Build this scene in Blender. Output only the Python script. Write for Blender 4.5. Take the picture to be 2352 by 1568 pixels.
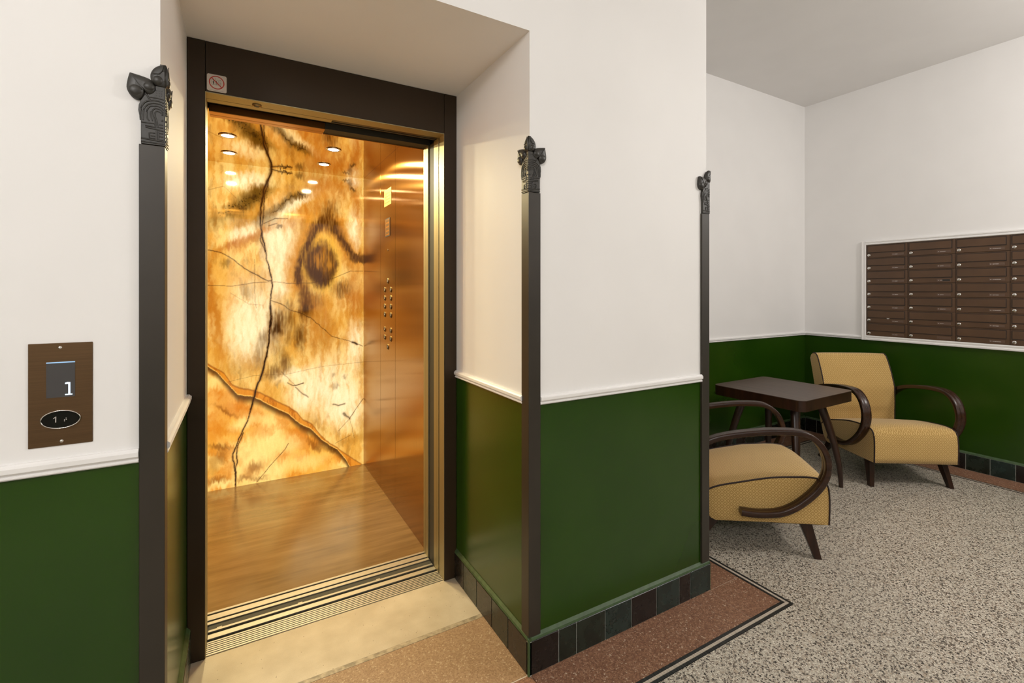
import bpy, bmesh, math, random
import numpy as np
from mathutils import Vector

for _o in list(bpy.data.objects):
    bpy.data.objects.remove(_o)
SC = bpy.context.scene
COL = SC.collection

# ------------------------------------------------------------------ camera
cam_d = bpy.data.cameras.new('camera')
cam = bpy.data.objects.new('camera', cam_d)
COL.objects.link(cam)
SC.camera = cam
YAW = math.radians(29.92)
cam.location = (0, 0, 1.37)
cam.rotation_euler = (math.pi / 2, 0, -YAW)
cam_d.sensor_width = 36.0
cam_d.lens = 36.0 * 1085.0 / 2352.0
cam_d.shift_y = -(784.0 - 669.0) / 2352.0
cam_d.clip_start = 0.02

# ------------------------------------------------------------------ world, exposure
w = bpy.data.worlds.new('world')
SC.world = w
w.use_nodes = True
w.node_tree.nodes['Background'].inputs[0].default_value = (1.0, 0.96, 0.92, 1)
w.node_tree.nodes['Background'].inputs[1].default_value = 0.02
SC.view_settings.view_transform = 'Standard'
SC.view_settings.look = 'None'
SC.view_settings.gamma = 1.0
SC.view_settings.exposure = 0.0
SC.view_settings.use_curve_mapping = False


def area_light(name, loc, size, power, color, rot=(0, 0, 0), spread=180):
    d = bpy.data.lights.new(name, 'AREA')
    d.shape = 'DISK'
    d.size = size
    d.energy = power
    d.color = color
    d.spread = math.radians(spread)
    o = bpy.data.objects.new(name, d)
    o.location = loc
    o.rotation_euler = rot
    COL.objects.link(o)
    return o


# the lobby's ceiling lamps (out of the frame, over and behind the camera)
def globe_light(name, loc, r, power, color):
    d = bpy.data.lights.new(name, 'POINT')
    d.shadow_soft_size = r
    d.energy = power
    d.color = color
    o = bpy.data.objects.new(name, d)
    o.location = loc
    COL.objects.link(o)
    return o


globe_light('globe_lamp_light', (-1.25, -1.2, 2.7), 0.22, 90, (1.0, 0.975, 0.95))
globe_light('globe_lamp_light', (3.75, -0.55, 2.7), 0.20, 80, (1.0, 0.965, 0.93))

# ------------------------------------------------------------------ helpers
class MB:
    """collects polygons; build() links them as one mesh object"""
    def __init__(self):
        self.v = []; self.f = []; self.m = []; self.s = []; self.off = (0, 0, 0)

    def add(self, verts, faces, m=0, smooth=False):
        b = len(self.v)
        self.v += [tuple(p) for p in verts]
        for f in faces:
            self.f.append([b + i for i in f]); self.m.append(m); self.s.append(smooth)
        return self

    def box(self, x0, x1, y0, y1, z0, z1, m=0):
        vs = [(x, y, z) for x in (x0, x1) for y in (y0, y1) for z in (z0, z1)]
        return self.add(vs, [(0, 1, 3, 2), (4, 6, 7, 5), (0, 4, 5, 1), (2, 3, 7, 6), (0, 2, 6, 4), (1, 5, 7, 3)], m)

    def prism(self, poly, fn, lo, hi, m=0, smooth=False):
        """poly: 2D points; fn(a, b, t) -> xyz"""
        n = len(poly)
        vs = [fn(a, b, lo) for a, b in poly] + [fn(a, b, hi) for a, b in poly]
        self.add(vs, [list(range(n))[::-1], list(range(n, 2 * n))], m)
        vs2 = list(vs)
        self.add(vs2, [(i, (i + 1) % n, n + (i + 1) % n, n + i) for i in range(n)], m, smooth)
        return self

    def loft(self, rings, m=0, smooth=True, closed=True, caps=True):
        n = len(rings[0]); vs = [p for r in rings for p in r]; fs = []
        for k in range(len(rings) - 1):
            for i in range(n if closed else n - 1):
                j = (i + 1) % n
                fs.append((k * n + i, k * n + j, (k + 1) * n + j, (k + 1) * n + i))
        self.add(vs, fs, m, smooth)
        if caps and closed:
            self.add(rings[0], [list(range(n))[::-1]], m)
            self.add(rings[-1], [list(range(n))], m)
        return self

    def tube(self, pts, r, n=8, m=0, squash=None, smooth=True, up=(0, 0, 1), section=None, rs=None):
        pts = [Vector(p) for p in pts]
        rings = []
        for i, p in enumerate(pts):
            t = (pts[min(i + 1, len(pts) - 1)] - pts[max(i - 1, 0)])
            if t.length < 1e-9: t = Vector((0, 0, 1))
            t.normalize()
            u = Vector(up)
            if abs(t.dot(u)) > 0.97: u = Vector((1, 0, 0)) if abs(t.x) < .9 else Vector((0, 1, 0))
            a = u.cross(t).normalized(); b = t.cross(a).normalized()
            rr = rs[i] if rs else 1.0
            if section:
                rings.append([p + a * (x * rr) + b * (y * rr) for x, y in section])
            else:
                rings.append([p + a * (r * rr * math.cos(2 * math.pi * k / n)) + b * (r * rr * math.sin(2 * math.pi * k / n)) for k in range(n)])
        return self.loft(rings, m, smooth)

    def lathe(self, prof, c, axis='z', n=20, m=0, smooth=True, sx=1.0, caps=True):
        rings = []
        for r, h in prof:
            ring = []
            for k in range(n):
                a = 2 * math.pi * k / n
                p, q = r * math.cos(a) * sx, r * math.sin(a)
                if axis == 'z': ring.append((c[0] + p, c[1] + q, c[2] + h))
                elif axis == 'x': ring.append((c[0] + h, c[1] + p, c[2] + q))
                else: ring.append((c[0] + p, c[1] + h, c[2] + q))
            rings.append(ring)
        return self.loft(rings, m, smooth, True, caps)

    def build(self, name, mats, parent=None, bevel=0.0, off=None, uv=None, seg=1, recalc=True):
        me = bpy.data.meshes.new(name)
        o3 = off if off is not None else (tuple(parent['_o']) if parent is not None and '_o' in parent else (0, 0, 0))
        me.from_pydata([(x - o3[0], y - o3[1], z - o3[2]) for x, y, z in self.v], [], self.f)
        for p, mi, sm in zip(me.polygons, self.m, self.s):
            p.material_index = mi; p.use_smooth = sm
        bm = bmesh.new(); bm.from_mesh(me)
        if bevel > 0:
            bmesh.ops.remove_doubles(bm, verts=bm.verts, dist=1e-6)
            es = [e for e in bm.edges if len(e.link_faces) == 2 and e.calc_face_angle(0) > 0.5]
            bmesh.ops.bevel(bm, geom=es, offset=bevel, segments=seg, affect='EDGES', profile=0.5, clamp_overlap=True)
        if recalc:
            bmesh.ops.recalc_face_normals(bm, faces=bm.faces)
        bm.to_mesh(me); bm.free()
        if uv:
            l = me.uv_layers.new(name='uv')
            for p in me.polygons:
                for li in p.loop_indices:
                    l.data[li].uv = uv(me.vertices[me.loops[li].vertex_index].co, p.normal)
        for mt in (mats if isinstance(mats, (list, tuple)) else [mats]):
            me.materials.append(mt)
        o = bpy.data.objects.new(name, me)
        COL.objects.link(o)
        if parent is not None: o.parent = parent
        return o


def thing(name, label, cat, loc=(0, 0, 0), rotz=0, group=None, kind=None):
    o = bpy.data.objects.new(name, None)
    o.empty_display_size = 0.1
    o.location = loc; o.rotation_euler = (0, 0, rotz)
    COL.objects.link(o)
    if kind: o['kind'] = kind
    if label: o['label'] = label
    if cat: o['category'] = cat
    if group: o['group'] = group
    o['_o'] = loc if rotz == 0 else (0, 0, 0)
    return o


def sub_off(o, root):
    """parts of parts are built in the coordinates of their thing"""
    if '_o' in root: o['_o'] = tuple(root['_o'])
    return o


def struct(o, label=None, cat=None):
    o['kind'] = 'structure'
    if label: o['label'] = label
    if cat: o['category'] = cat
    return o


def inst(src, parent, loc, scale=None, rot=None):
    c = src.copy(); COL.objects.link(c); c.parent = parent; c.location = loc
    if scale: c.scale = scale
    if rot: c.rotation_euler = rot
    return c


def catmull(P, k=6):
    P = [Vector(p) for p in P]; out = []
    for i in range(len(P) - 1):
        p0 = P[max(i - 1, 0)]; p1 = P[i]; p2 = P[i + 1]; p3 = P[min(i + 2, len(P) - 1)]
        for j in range(k):
            t = j / k
            out.append(0.5 * ((2 * p1) + (p2 - p0) * t + (2 * p0 - 5 * p1 + 4 * p2 - p3) * t * t + (3 * p1 - p0 - 3 * p2 + p3) * t ** 3))
    out.append(P[-1])
    return out


def rrect(x0, x1, y0, y1, r, k=5):
    out = []
    for cx, cy, a0 in ((x1 - r, y1 - r, 0), (x0 + r, y1 - r, 90), (x0 + r, y0 + r, 180), (x1 - r, y0 + r, 270)):
        for i in range(k + 1):
            a = math.radians(a0 + 90 * i / k)
            out.append((cx + r * math.cos(a), cy + r * math.sin(a)))
    return out


# ------------------------------------------------------------------ materials
def srgb(r, g, b):
    f = lambda c: (c / 255 / 12.92) if c / 255 <= 0.04045 else ((c / 255 + 0.055) / 1.055) ** 2.4
    return (f(r), f(g), f(b), 1.0)


class NT:
    def __init__(self, name):
        self.mat = bpy.data.materials.new(name); self.mat.use_nodes = True
        self.t = self.mat.node_tree; self.n = self.t.nodes; self.b = self.n['Principled BSDF']

    def node(self, typ, ins=None, **kw):
        nd = self.n.new(typ)
        for k, v in kw.items(): setattr(nd, k, v)
        for k, v in (ins or {}).items(): self.put(nd.inputs[k], v)
        return nd

    def put(self, sock, v):
        if isinstance(v, bpy.types.NodeSocket): self.t.links.new(v, sock)
        else: sock.default_value = v

    def math(self, op, a, b=None, c=None):
        nd = self.n.new('ShaderNodeMath'); nd.operation = op
        for i, v in enumerate((a, b, c)):
            if v is not None: self.put(nd.inputs[i], v)
        return nd.outputs[0]

    def mix(self, fac, a, b, blend='MIX'):
        nd = self.n.new('ShaderNodeMix'); nd.data_type = 'RGBA'; nd.blend_type = blend
        self.put(nd.inputs[0], fac); self.put(nd.inputs[6], a); self.put(nd.inputs[7], b)
        return nd.outputs[2]

    def coord(self, which='Object', scale=(1, 1, 1)):
        tc = self.n.new('ShaderNodeTexCoord')
        mp = self.n.new('ShaderNodeMapping'); mp.inputs['Scale'].default_value = scale
        self.t.links.new(tc.outputs[which], mp.inputs[0])
        return mp.outputs[0]

    def pos(self, scale=(1, 1, 1)):
        g = self.n.new('ShaderNodeNewGeometry')
        mp = self.n.new('ShaderNodeMapping'); mp.inputs['Scale'].default_value = scale
        self.t.links.new(g.outputs['Position'], mp.inputs[0])
        return mp.outputs[0]

    def noise(self, vec, scale, detail=3, rough=0.5):
        return self.node('ShaderNodeTexNoise', {'Vector': vec, 'Scale': scale, 'Detail': detail, 'Roughness': rough}).outputs[0]

    def ramp(self, fac, stops, interp='LINEAR'):
        r = self.n.new('ShaderNodeValToRGB'); r.color_ramp.interpolation = interp
        el = r.color_ramp.elements
        while len(el) > 1: el.remove(el[-1])
        el[0].position, el[0].color = stops[0]
        for p, c in stops[1:]:
            e = el.new(p); e.color = c
        self.put(r.inputs[0], fac)
        return r.outputs[0]

    def bump(self, h, strength, dist=0.002):
        b = self.node('ShaderNodeBump', {'Height': h, 'Strength': strength, 'Distance': dist})
        self.t.links.new(b.outputs[0], self.b.inputs['Normal'])

    def set(self, **kw):
        names = dict(color='Base Color', rough='Roughness', metal='Metallic', spec='Specular IOR Level', coat='Coat Weight',
                     coat_rough='Coat Roughness', emit='Emission Color', estr='Emission Strength', aniso='Anisotropic', tangent='Tangent')
        for k, v in kw.items(): self.put(self.b.inputs[names[k]], v)
        return self


def plain(name, col, rough=0.5, metal=0.0, var=0.06, scale=9.0, bump=0.0, bscale=60, **kw):
    m = NT(name)
    c = m.pos()
    n = m.noise(c, scale, 2)
    lo = tuple(x * (1 - var) for x in col[:3]) + (1,)
    hi = tuple(min(1, x * (1 + var)) for x in col[:3]) + (1,)
    m.set(color=m.ramp(n, [(0.3, lo), (0.7, hi)]), rough=rough, metal=metal, **kw)
    if bump: m.bump(m.noise(c, bscale, 1), bump, 0.001)
    return m.mat


M = {}
M['white'] = plain('white_wall_paint', (0.88, 0.865, 0.85), 0.6, var=0.015, scale=3)
M['trimwhite'] = plain('white_trim_paint', (0.88, 0.865, 0.85), 0.4, var=0.02)
M['ceil'] = plain('ceiling_paint', (0.85, 0.835, 0.82), 0.8, var=0.015, scale=3)


def green_paint():
    m = NT('green_gloss_paint'); c = m.pos()
    n = m.noise(c, 2.2, 3)
    col = m.ramp(n, [(0.3, (0.013, 0.046, 0.0014, 1)), (0.7, (0.020, 0.060, 0.0022, 1))])
    m.set(color=col, rough=m.math('ADD', m.math('MULTIPLY', n, 0.12), 0.17), spec=0.45)
    m.bump(m.noise(c, 30, 1), 0.10, 0.001)
    return m.mat


M['green'] = green_paint()
M['cap'] = plain('green_mortar_fillet', (0.045, 0.085, 0.030), 0.5, var=0.25, scale=40, bump=0.3, bscale=80)
M['post'] = plain('dark_bronze_post_paint', (0.030, 0.0235, 0.016), 0.42, var=0.12, scale=6, bump=0.08)
M['finial'] = plain('dark_cast_iron_paint', (0.032, 0.029, 0.024), 0.4, var=0.15, scale=30, bump=0.2, bscale=150)
M['frame'] = plain('dark_brown_sheet_metal', (0.030, 0.0180, 0.0085), 0.36, var=0.10, scale=3, spec=0.35)
M['black'] = plain('black_void', (0.006, 0.005, 0.004), 0.6)
M['darkgap'] = plain('dark_gap_shade', (0.035, 0.032, 0.022), 0.65)  # dark fill painted for the shade in the lift's gaps and track cavity
M['grout'] = plain('grey_grout', (0.42, 0.43, 0.39), 0.8, var=0.1, scale=60)
M['plasterchip'] = plain('chipped_plaster', (0.6, 0.57, 0.45), 0.9)


def brushed(name, col, rough, axis_scale, var=0.10, aniso=0.0, metal=1.0, bump=0.03, rvar=0.10):
    m = NT(name); c = m.pos(axis_scale)
    n = m.noise(c, 1.0, 5, 0.65)
    lo = tuple(x * (1 - var) for x in col) + (1,); hi = tuple(min(1, x * (1 + var)) for x in col) + (1,)
    m.set(color=m.ramp(n, [(0.25, lo), (0.75, hi)]), rough=m.math('ADD', m.math('MULTIPLY', n, rvar), rough - rvar / 2), metal=metal)
    if aniso:
        tg = m.node('ShaderNodeTangent', direction_type='RADIAL', axis='Z')
        m.set(aniso=aniso, tangent=tg.outputs[0])
    if bump: m.bump(n, bump, 0.001)
    return m.mat


M['brass'] = brushed('brushed_brass', (0.42, 0.37, 0.22), 0.52, (300, 300, 1.5))
M['brassdark'] = brushed('aged_brass', (0.34, 0.24, 0.11), 0.38, (300, 300, 1.5))
M['alu'] = brushed('aluminium_sill', (0.52, 0.49, 0.42), 0.42, (2, 300, 300))
M['carwall'] = brushed('brushed_bronze_wall', (0.37, 0.180, 0.040), 0.14, (260, 260, 1.2), var=0.10, aniso=1.0, rvar=.02, bump=0)
M['copper'] = brushed('copper_header', (0.60, 0.30, 0.09), 0.34, (1.5, 200, 200))
M['chrome'] = plain('chrome', (0.72, 0.70, 0.66), 0.15, 1.0, var=0.02)
M['plate'] = brushed('brown_bronze_plate', (0.135, 0.078, 0.036), 0.42, (3, 300, 300), var=0.18, metal=0.75)
M['gold'] = plain('gold_sticker', (0.42, 0.28, 0.085), 0.45, 0.6, var=0.3, scale=30)
M['glassblack'] = plain('black_button_glass', (0.012, 0.011, 0.010), 0.12, spec=0.6)
M['screen'] = plain('grey_lcd_screen', (0.085, 0.080, 0.080), 0.15)
M['stickerwhite'] = plain('white_plastic_sign', (0.62, 0.56, 0.50), 0.4)
M['red'] = plain('red_print', (0.45, 0.035, 0.02), 0.5)
M['ink'] = plain('black_print', (0.02, 0.018, 0.015), 0.5)
M['mail'] = plain('brown_mailbox_metal', (0.098, 0.052, 0.026), 0.42, var=0.10, scale=8, spec=0.45)
M['maildark'] = plain('dark_mailbox_seam', (0.020, 0.011, 0.007), 0.6)
M['nameplate'] = plain('brown_name_plate', (0.125, 0.075, 0.050), 0.3)
M['nametext'] = plain('pale_name_print', (0.55, 0.50, 0.46), 0.5)
M['paper'] = plain('white_paper', (0.8, 0.78, 0.74), 0.7)
M['piping'] = plain('dark_brown_piping', (0.022, 0.008, 0.005), 0.6)
M['lining'] = plain('dark_chair_underside', (0.02, 0.014, 0.01), 0.8)


def emis(name, col, s):
    m = NT(name); m.set(color=(0.02, 0.02, 0.02, 1), emit=col, estr=s); return m.mat


M['lens'] = emis('downlight_lens', (1.0, 0.93, 0.78, 1), 14.0)
M['digit'] = emis('lcd_digit_white', (0.72, 0.86, 1.0, 1), 1.5)
M['bar'] = emis('lcd_bar_blue', (0.40, 0.66, 0.95, 1), 0.9)


def wood(name, axis, lo, hi, rough=0.3):
    m = NT(name)
    sc = [38, 38, 38]; sc[axis] = 2.5
    c = m.coord('Object', sc)
    n = m.noise(c, 1.0, 6, 0.6)
    m.set(color=m.ramp(n, [(0.3, lo), (0.55, tuple((a + b) / 2 for a, b in zip(lo, hi))), (0.75, hi)]), rough=rough, spec=0.4, coat=0.08, coat_rough=0.2)
    m.bump(n, 0.05, 0.001)
    return m.mat


M['wood'] = wood('dark_stained_wood', 2, (0.014, 0.0052, 0.0024, 1), (0.042, 0.0150, 0.0070, 1))
M['woodtop'] = wood('dark_wood_top_sheen', 1, (0.050, 0.027, 0.018, 1), (0.100, 0.062, 0.044, 1), 0.40)  # lighter base colour than the sides stands in for the top's gloss reflection
M['woodarm'] = wood('dark_bentwood', 1, (0.020, 0.0070, 0.0032, 1), (0.050, 0.0185, 0.0085, 1), 0.26)


def terrazzo(name, base, chips, scale, dark=0.33, rough=0.42):
    m = NT(name); c = m.pos((1, 1, 0.001))
    wv = m.node('ShaderNodeTexNoise', {'Vector': c, 'Scale': scale * 0.9, 'Detail': 1.0})
    ws = m.node('ShaderNodeVectorMath', {0: wv.outputs[1], 1: (0.5, 0.5, 0.5)}, operation='SUBTRACT')
    wm = m.node('ShaderNodeVectorMath', {0: ws.outputs[0], 'Scale': 0.010}, operation='SCALE')
    wa = m.node('ShaderNodeVectorMath', {0: c, 1: wm.outputs[0]}, operation='ADD')
    vo = m.node('ShaderNodeTexVoronoi', {'Vector': wa.outputs[0], 'Scale': scale})
    sep = m.node('ShaderNodeSeparateColor', {0: vo.outputs['Color']})
    col = m.ramp(sep.outputs[0], chips, 'CONSTANT')
    edge = m.node('ShaderNodeTexVoronoi', {'Vector': wa.outputs[0], 'Scale': scale}, feature='DISTANCE_TO_EDGE')
    e = m.math('LESS_THAN', edge.outputs[0], 0.09)
    col = m.mix(e, col, base)
    fine = m.noise(c, 900, 2)
    col = m.mix(0.35, col, m.ramp(fine, [(0.3, (0.35, 0.33, 0.30, 1)), (0.7, (1, 1, 1, 1))]), 'MULTIPLY')
    big = m.noise(c, 1.3, 3)
    col = m.mix(0.25, col, m.ramp(big, [(0.3, (0.72, 0.70, 0.66, 1)), (0.7, (1, 1, 1, 1))]), 'MULTIPLY')
    m.set(color=col, rough=rough, spec=0.4)
    return m.mat


M['terrazzo'] = terrazzo('speckled_terrazzo', (0.42, 0.37, 0.30, 1),
                         [(0.0, (0.022, 0.018, 0.014, 1)), (0.20, (0.13, 0.09, 0.065, 1)), (0.30, (0.72, 0.66, 0.55, 1)),
                          (0.60, (0.88, 0.82, 0.70, 1)), (0.88, (0.55, 0.44, 0.33, 1))], 165)
M['brownterr'] = terrazzo('brown_terrazzo', (0.27, 0.135, 0.080, 1),
                          [(0.0, (0.19, 0.088, 0.050, 1)), (0.3, (0.37, 0.190, 0.112, 1)), (0.6, (0.26, 0.125, 0.072, 1)),
                           (0.80, (0.48, 0.285, 0.180, 1)), (0.95, (0.68, 0.53, 0.39, 1))], 190, rough=0.5)
M['nicheterr'] = terrazzo('tan_terrazzo', (0.36, 0.225, 0.125, 1),
                          [(0.0, (0.29, 0.17, 0.09, 1)), (0.3, (0.41, 0.265, 0.15, 1)), (0.7, (0.33, 0.20, 0.11, 1)),
                           (0.9, (0.52, 0.38, 0.24, 1))], 170, rough=0.5)


def cement():
    m = NT('pale_worn_cement'); c = m.pos((1, 1, 0.001))
    col = m.ramp(m.noise(c, 9, 5), [(0.3, (0.47, 0.395, 0.285, 1)), (0.7, (0.60, 0.52, 0.395, 1))])
    v = m.node('ShaderNodeTexVoronoi', {'Vector': c, 'Scale': 60.0})
    k = m.math('MULTIPLY', m.math('LESS_THAN', v.outputs[0], 0.10), m.math('GREATER_THAN', m.noise(c, 23, 2), 0.55))
    col = m.mix(k, col, (0.17, 0.13, 0.085, 1))
    col = m.mix(0.4, col, m.ramp(m.noise(c, 400, 2), [(0.3, (0.78, 0.74, 0.68, 1)), (0.7, (1, 1, 1, 1))]), 'MULTIPLY')
    m.set(color=col, rough=0.36, spec=0.45)
    return m.mat


def worn_joint():
    m = NT('grey_worn_joint'); c = m.pos((1, 1, 0.001))
    n = m.noise(c, 38, 4)
    m.set(color=m.ramp(n, [(0.36, (0.20, 0.165, 0.11, 1)), (0.60, (0.42, 0.34, 0.23, 1))]), rough=0.45)
    return m.mat


M['nichecem'] = cement()
M['nichestripe'] = worn_joint()
M['tessw'] = plain('cream_tessera', (0.55, 0.47, 0.38), 0.4, var=0.10, scale=60)
M['tessd'] = plain('dark_tessera', (0.022, 0.022, 0.020), 0.4, var=0.3, scale=60)


def tile_mat(name, col):
    m = NT(name); c = m.pos()
    n = m.noise(c, 16, 5, 0.6)
    lo = tuple(x * 0.65 for x in col) + (1,); hi = tuple(x * 1.35 for x in col) + (1,)
    m.set(color=m.ramp(n, [(0.3, lo), (0.72, hi)]), rough=m.math('ADD', m.math('MULTIPLY', n, 0.3), 0.12), spec=0.5)
    m.bump(m.noise(c, 22, 3), 0.12, 0.002)
    return m.mat


TILES = [tile_mat('dark_green_tile', (0.013, 0.021, 0.014)), tile_mat('teal_green_tile', (0.015, 0.030, 0.025)), tile_mat('black_brown_tile', (0.012, 0.0095, 0.008))]


def fabric():
    m = NT('mustard_lattice_fabric')
    tc = m.n.new('ShaderNodeTexCoord')
    sep = m.node('ShaderNodeSeparateXYZ', {0: tc.outputs['UV']})
    p = 0.031
    def tri(s):
        return m.math('ABSOLUTE', m.math('SUBTRACT', m.math('FRACT', m.math('ADD', m.math('DIVIDE', s, p), 50.0)), 0.5))
    d = m.math('ADD', tri(sep.outputs[0]), tri(sep.outputs[1]))
    wv = m.math('SINE', m.math('MULTIPLY', d, 2 * math.pi * 2.5))
    ln = m.ramp(wv, [(0.35, (0, 0, 0, 1)), (0.75, (1, 1, 1, 1))])
    n = m.noise(tc.outputs['UV'], 700, 2)
    big = m.noise(tc.outputs['UV'], 6, 3)
    a = m.mix(big, (0.70, 0.48, 0.185, 1), (0.76, 0.53, 0.215, 1))
    b = m.mix(big, (0.46, 0.275, 0.080, 1), (0.54, 0.34, 0.110, 1))
    col = m.mix(ln, b, a)
    col = m.mix(0.3, col, m.ramp(n, [(0.3, (0.6, 0.6, 0.6, 1)), (0.7, (1, 1, 1, 1))]), 'MULTIPLY')
    m.set(color=col, rough=0.8, spec=0.2)
    m.b.inputs['Sheen Weight'].default_value = 0.25
    m.bump(ln, 0.25, 0.0015)
    return m.mat


M['fabric'] = fabric()


def car_floor():
    m = NT('polished_brown_stone_floor'); c = m.pos((1.0, 5.0, 1))
    g = m.node('ShaderNodeMapping', {'Vector': m.pos(), 'Rotation': (0, 0, math.radians(24)), 'Scale': (1.2, 9, 1)})
    n = m.noise(g.outputs[0], 2.0, 6, 0.6)
    col = m.ramp(n, [(0.28, (0.115, 0.064, 0.022, 1)), (0.5, (0.165, 0.095, 0.035, 1)), (0.72, (0.215, 0.130, 0.052, 1))])
    v = m.node('ShaderNodeTexVoronoi', {'Vector': m.pos((1, 1, 0.01)), 'Scale': 7.0})
    k = m.math('LESS_THAN', v.outputs[0], 0.045)
    kk = m.math('GREATER_THAN', m.noise(m.pos(), 3.1, 1), 0.58)
    col = m.mix(m.math('MULTIPLY', k, kk), col, (0.05, 0.03, 0.012, 1))
    m.set(color=col, rough=0.20, spec=0.8, coat=0.4, coat_rough=0.12)
    return m.mat


M['carfloor'] = car_floor()


def mirror():
    m = NT('bronze_mirror_ceiling')
    m.set(color=(0.80, 0.62, 0.33, 1), metal=1.0, rough=0.03)
    return m.mat


M['mirror'] = mirror()


def onyx_mat():
    m = NT('backlit_onyx')
    at = m.node('ShaderNodeAttribute', attribute_name='stone')
    c = m.pos((60, 60, 14))
    streak = m.noise(c, 1.0, 5, 0.6)
    fine = m.noise(m.pos((120, 120, 120)), 1.0, 3)
    col = m.mix(0.35, at.outputs[0], m.ramp(streak, [(0.3, (0.84, 0.76, 0.58, 1)), (0.62, (1, 1, 1, 1))]), 'MULTIPLY')
    col = m.mix(0.15, col, m.ramp(fine, [(0.35, (0.7, 0.62, 0.5, 1)), (0.65, (1, 1, 1, 1))]), 'MULTIPLY')
    base = m.mix(0.985, col, (0.0, 0.0, 0.0, 1))
    m.set(color=base, emit=col, estr=1.28, rough=0.05, spec=0.5)
    m.mat.cycles.emission_sampling = 'NONE'
    return m.mat


M['onyx'] = onyx_mat()

# ------------------------------------------------------------------ the setting
YW = 1.437          # face of the front wall
XL, XR = -0.17, 0.90   # lift recess reveals
XE = 1.857          # end of the pier
YB, XM = 2.612, 4.852  # back wall and letter-box wall
ZC = 3.195
ZS = 2.305          # recess soffit
YN = 2.095          # lift frame face
RAIL = 0.96
RAILB = 0.940


def wallbox(b, x0, x1, y0, y1, z0, z1, rail):
    """white above the rail, green below"""
    if z0 < rail < z1:
        b.box(x0, x1, y0, y1, z0, rail + .01, 1); b.box(x0, x1, y0, y1, rail + .01, z1, 0)
    else:
        b.box(x0, x1, y0, y1, z0, z1, 0)


b = MB()
wallbox(b, -2.6, XL, YW, 2.30, 0, ZC, RAIL)
wallbox(b, XR, XE, YW, YB + .1, 0, ZC, RAIL)
b.box(XL, XR, YW, YN + .10, ZS, ZC, 0)
struct(b.build('wall_front', [M['white'], M['green']]), 'white over green painted wall with the lift recess', 'wall')
b = MB(); wallbox(b, XE, XM + .15, YB, YB + .15, 0, ZC, RAILB)
struct(b.build('wall_back', [M['white'], M['green']]), 'white over green wall behind the dark table', 'wall')
b = MB(); wallbox(b, XM, XM + .15, -3.0, YB, 0, ZC, RAILB)
struct(b.build('wall_right', [M['white'], M['green']]), 'white over green wall that carries the letter boxes', 'wall')
b = MB(); wallbox(b, -2.75, -2.6, -3.0, YW, 0, ZC, RAIL)
struct(b.build('wall_left', [M['white'], M['green']]), 'white over green wall left of the camera', 'wall')
b = MB(); wallbox(b, -2.75, XM + .15, -3.15, -3.0, 0, ZC, RAIL)
struct(b.build('wall_rear', [M['white'], M['green']]), 'white over green wall behind the camera', 'wall')
b = MB(); b.box(-2.75, XM + .15, -3.15, YB + .15, ZC, ZC + .12)
struct(b.build('ceiling', M['ceil']), 'plain pale lobby ceiling', 'ceiling')

# ---- floor
fl = MB(); fl.box(-2.75, XM + .15, -3.15, YB + .15, -0.12, -0.004)
floor = struct(fl.build('floor', M['black']), 'speckled terrazzo floor with brown border', 'floor')
G = 0.0016


def slab(name, x0, x1, y0, y1, mat, z=0.0, g=G):
    q = MB(); q.box(x0 + g, x1 - g, y0 + g, y1 - g, -0.0045, z)
    return q.build(name, mat, floor)


SX0, SX1 = 2.069, 2.107   # tessera strip round the pier end
SY0, SY1 = 1.180, 1.218   # tessera strip in front of the pier
BX0, BX1 = 4.592, 4.630   # strip along the letter-box wall
BY0, BY1 = 2.372, 2.410   # strip along the back wall
slab('terrazzo_slab', SX1, BX0, 1.420, BY0, M['terrazzo'])
slab('terrazzo_slab', SX1, BX0, -1.0, 1.420, M['terrazzo'])
slab('terrazzo_slab', -2.75, SX1, -1.0, SY0, M['terrazzo'])
slab('terrazzo_slab', -2.75, BX0, -3.15, -1.0, M['terrazzo'])
slab('border_slab', -2.75, XL, SY1, YW, M['brownterr'])
slab('border_slab', XL, XR, SY1, 1.4325, M['brownterr'])
slab('border_slab', XR, 1.857, SY1, YW, M['brownterr'], g=.0009)
slab('border_slab', 1.857, SX0, SY1, 1.424, M['brownterr'], g=.0009)
slab('border_slab', XE, SX0, 1.424, YB, M['brownterr'], g=.0009)
slab('border_slab', SX0, XM, BY1, YB, M['brownterr'])
slab('border_slab', BX1, XM, -3.15, BY1, M['brownterr'])
slab('niche_slab', XL, XR, 1.4345, 1.787, M['nicheterr'])
slab('worn_joint', XL, XR, 1.787, 1.808, M['nichestripe'], g=0)
slab('niche_slab', XL, XR, 1.808, 2.105, M['nichecem'], g=0.0005)
for x0, x1, y0, y1 in ((XL, XR, 1.4310, 1.4360), (1.8545, 1.8595, SY1, 1.424), (XE, SX0, 1.4215, 1.4265)):
    q = MB(); q.box(x0, x1, y0, y1, -.004, -.0006); q.build('joint_filler', M['tessw'], floor)
# tesserae: three courses round the pier, single stones
TS = (SY1 - SY0) / 3
tm = MB(); tm.box(-TS / 2 + .0006, TS / 2 - .0006, -TS / 2 + .0006, TS / 2 - .0006, -0.004, 0.0006)
tw = tm.build('tessera', M['tessw'], floor); td = tm.build('tessera', M['tessd'], floor)
first = {0: tw, 1: td}
used = {0: False, 1: False}


def tess(x, y, dark):
    src = first[dark]
    if not used[dark]:
        used[dark] = True; src.location = (x, y, 0)
    else:
        inst(src, floor, (x, y, 0))


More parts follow.
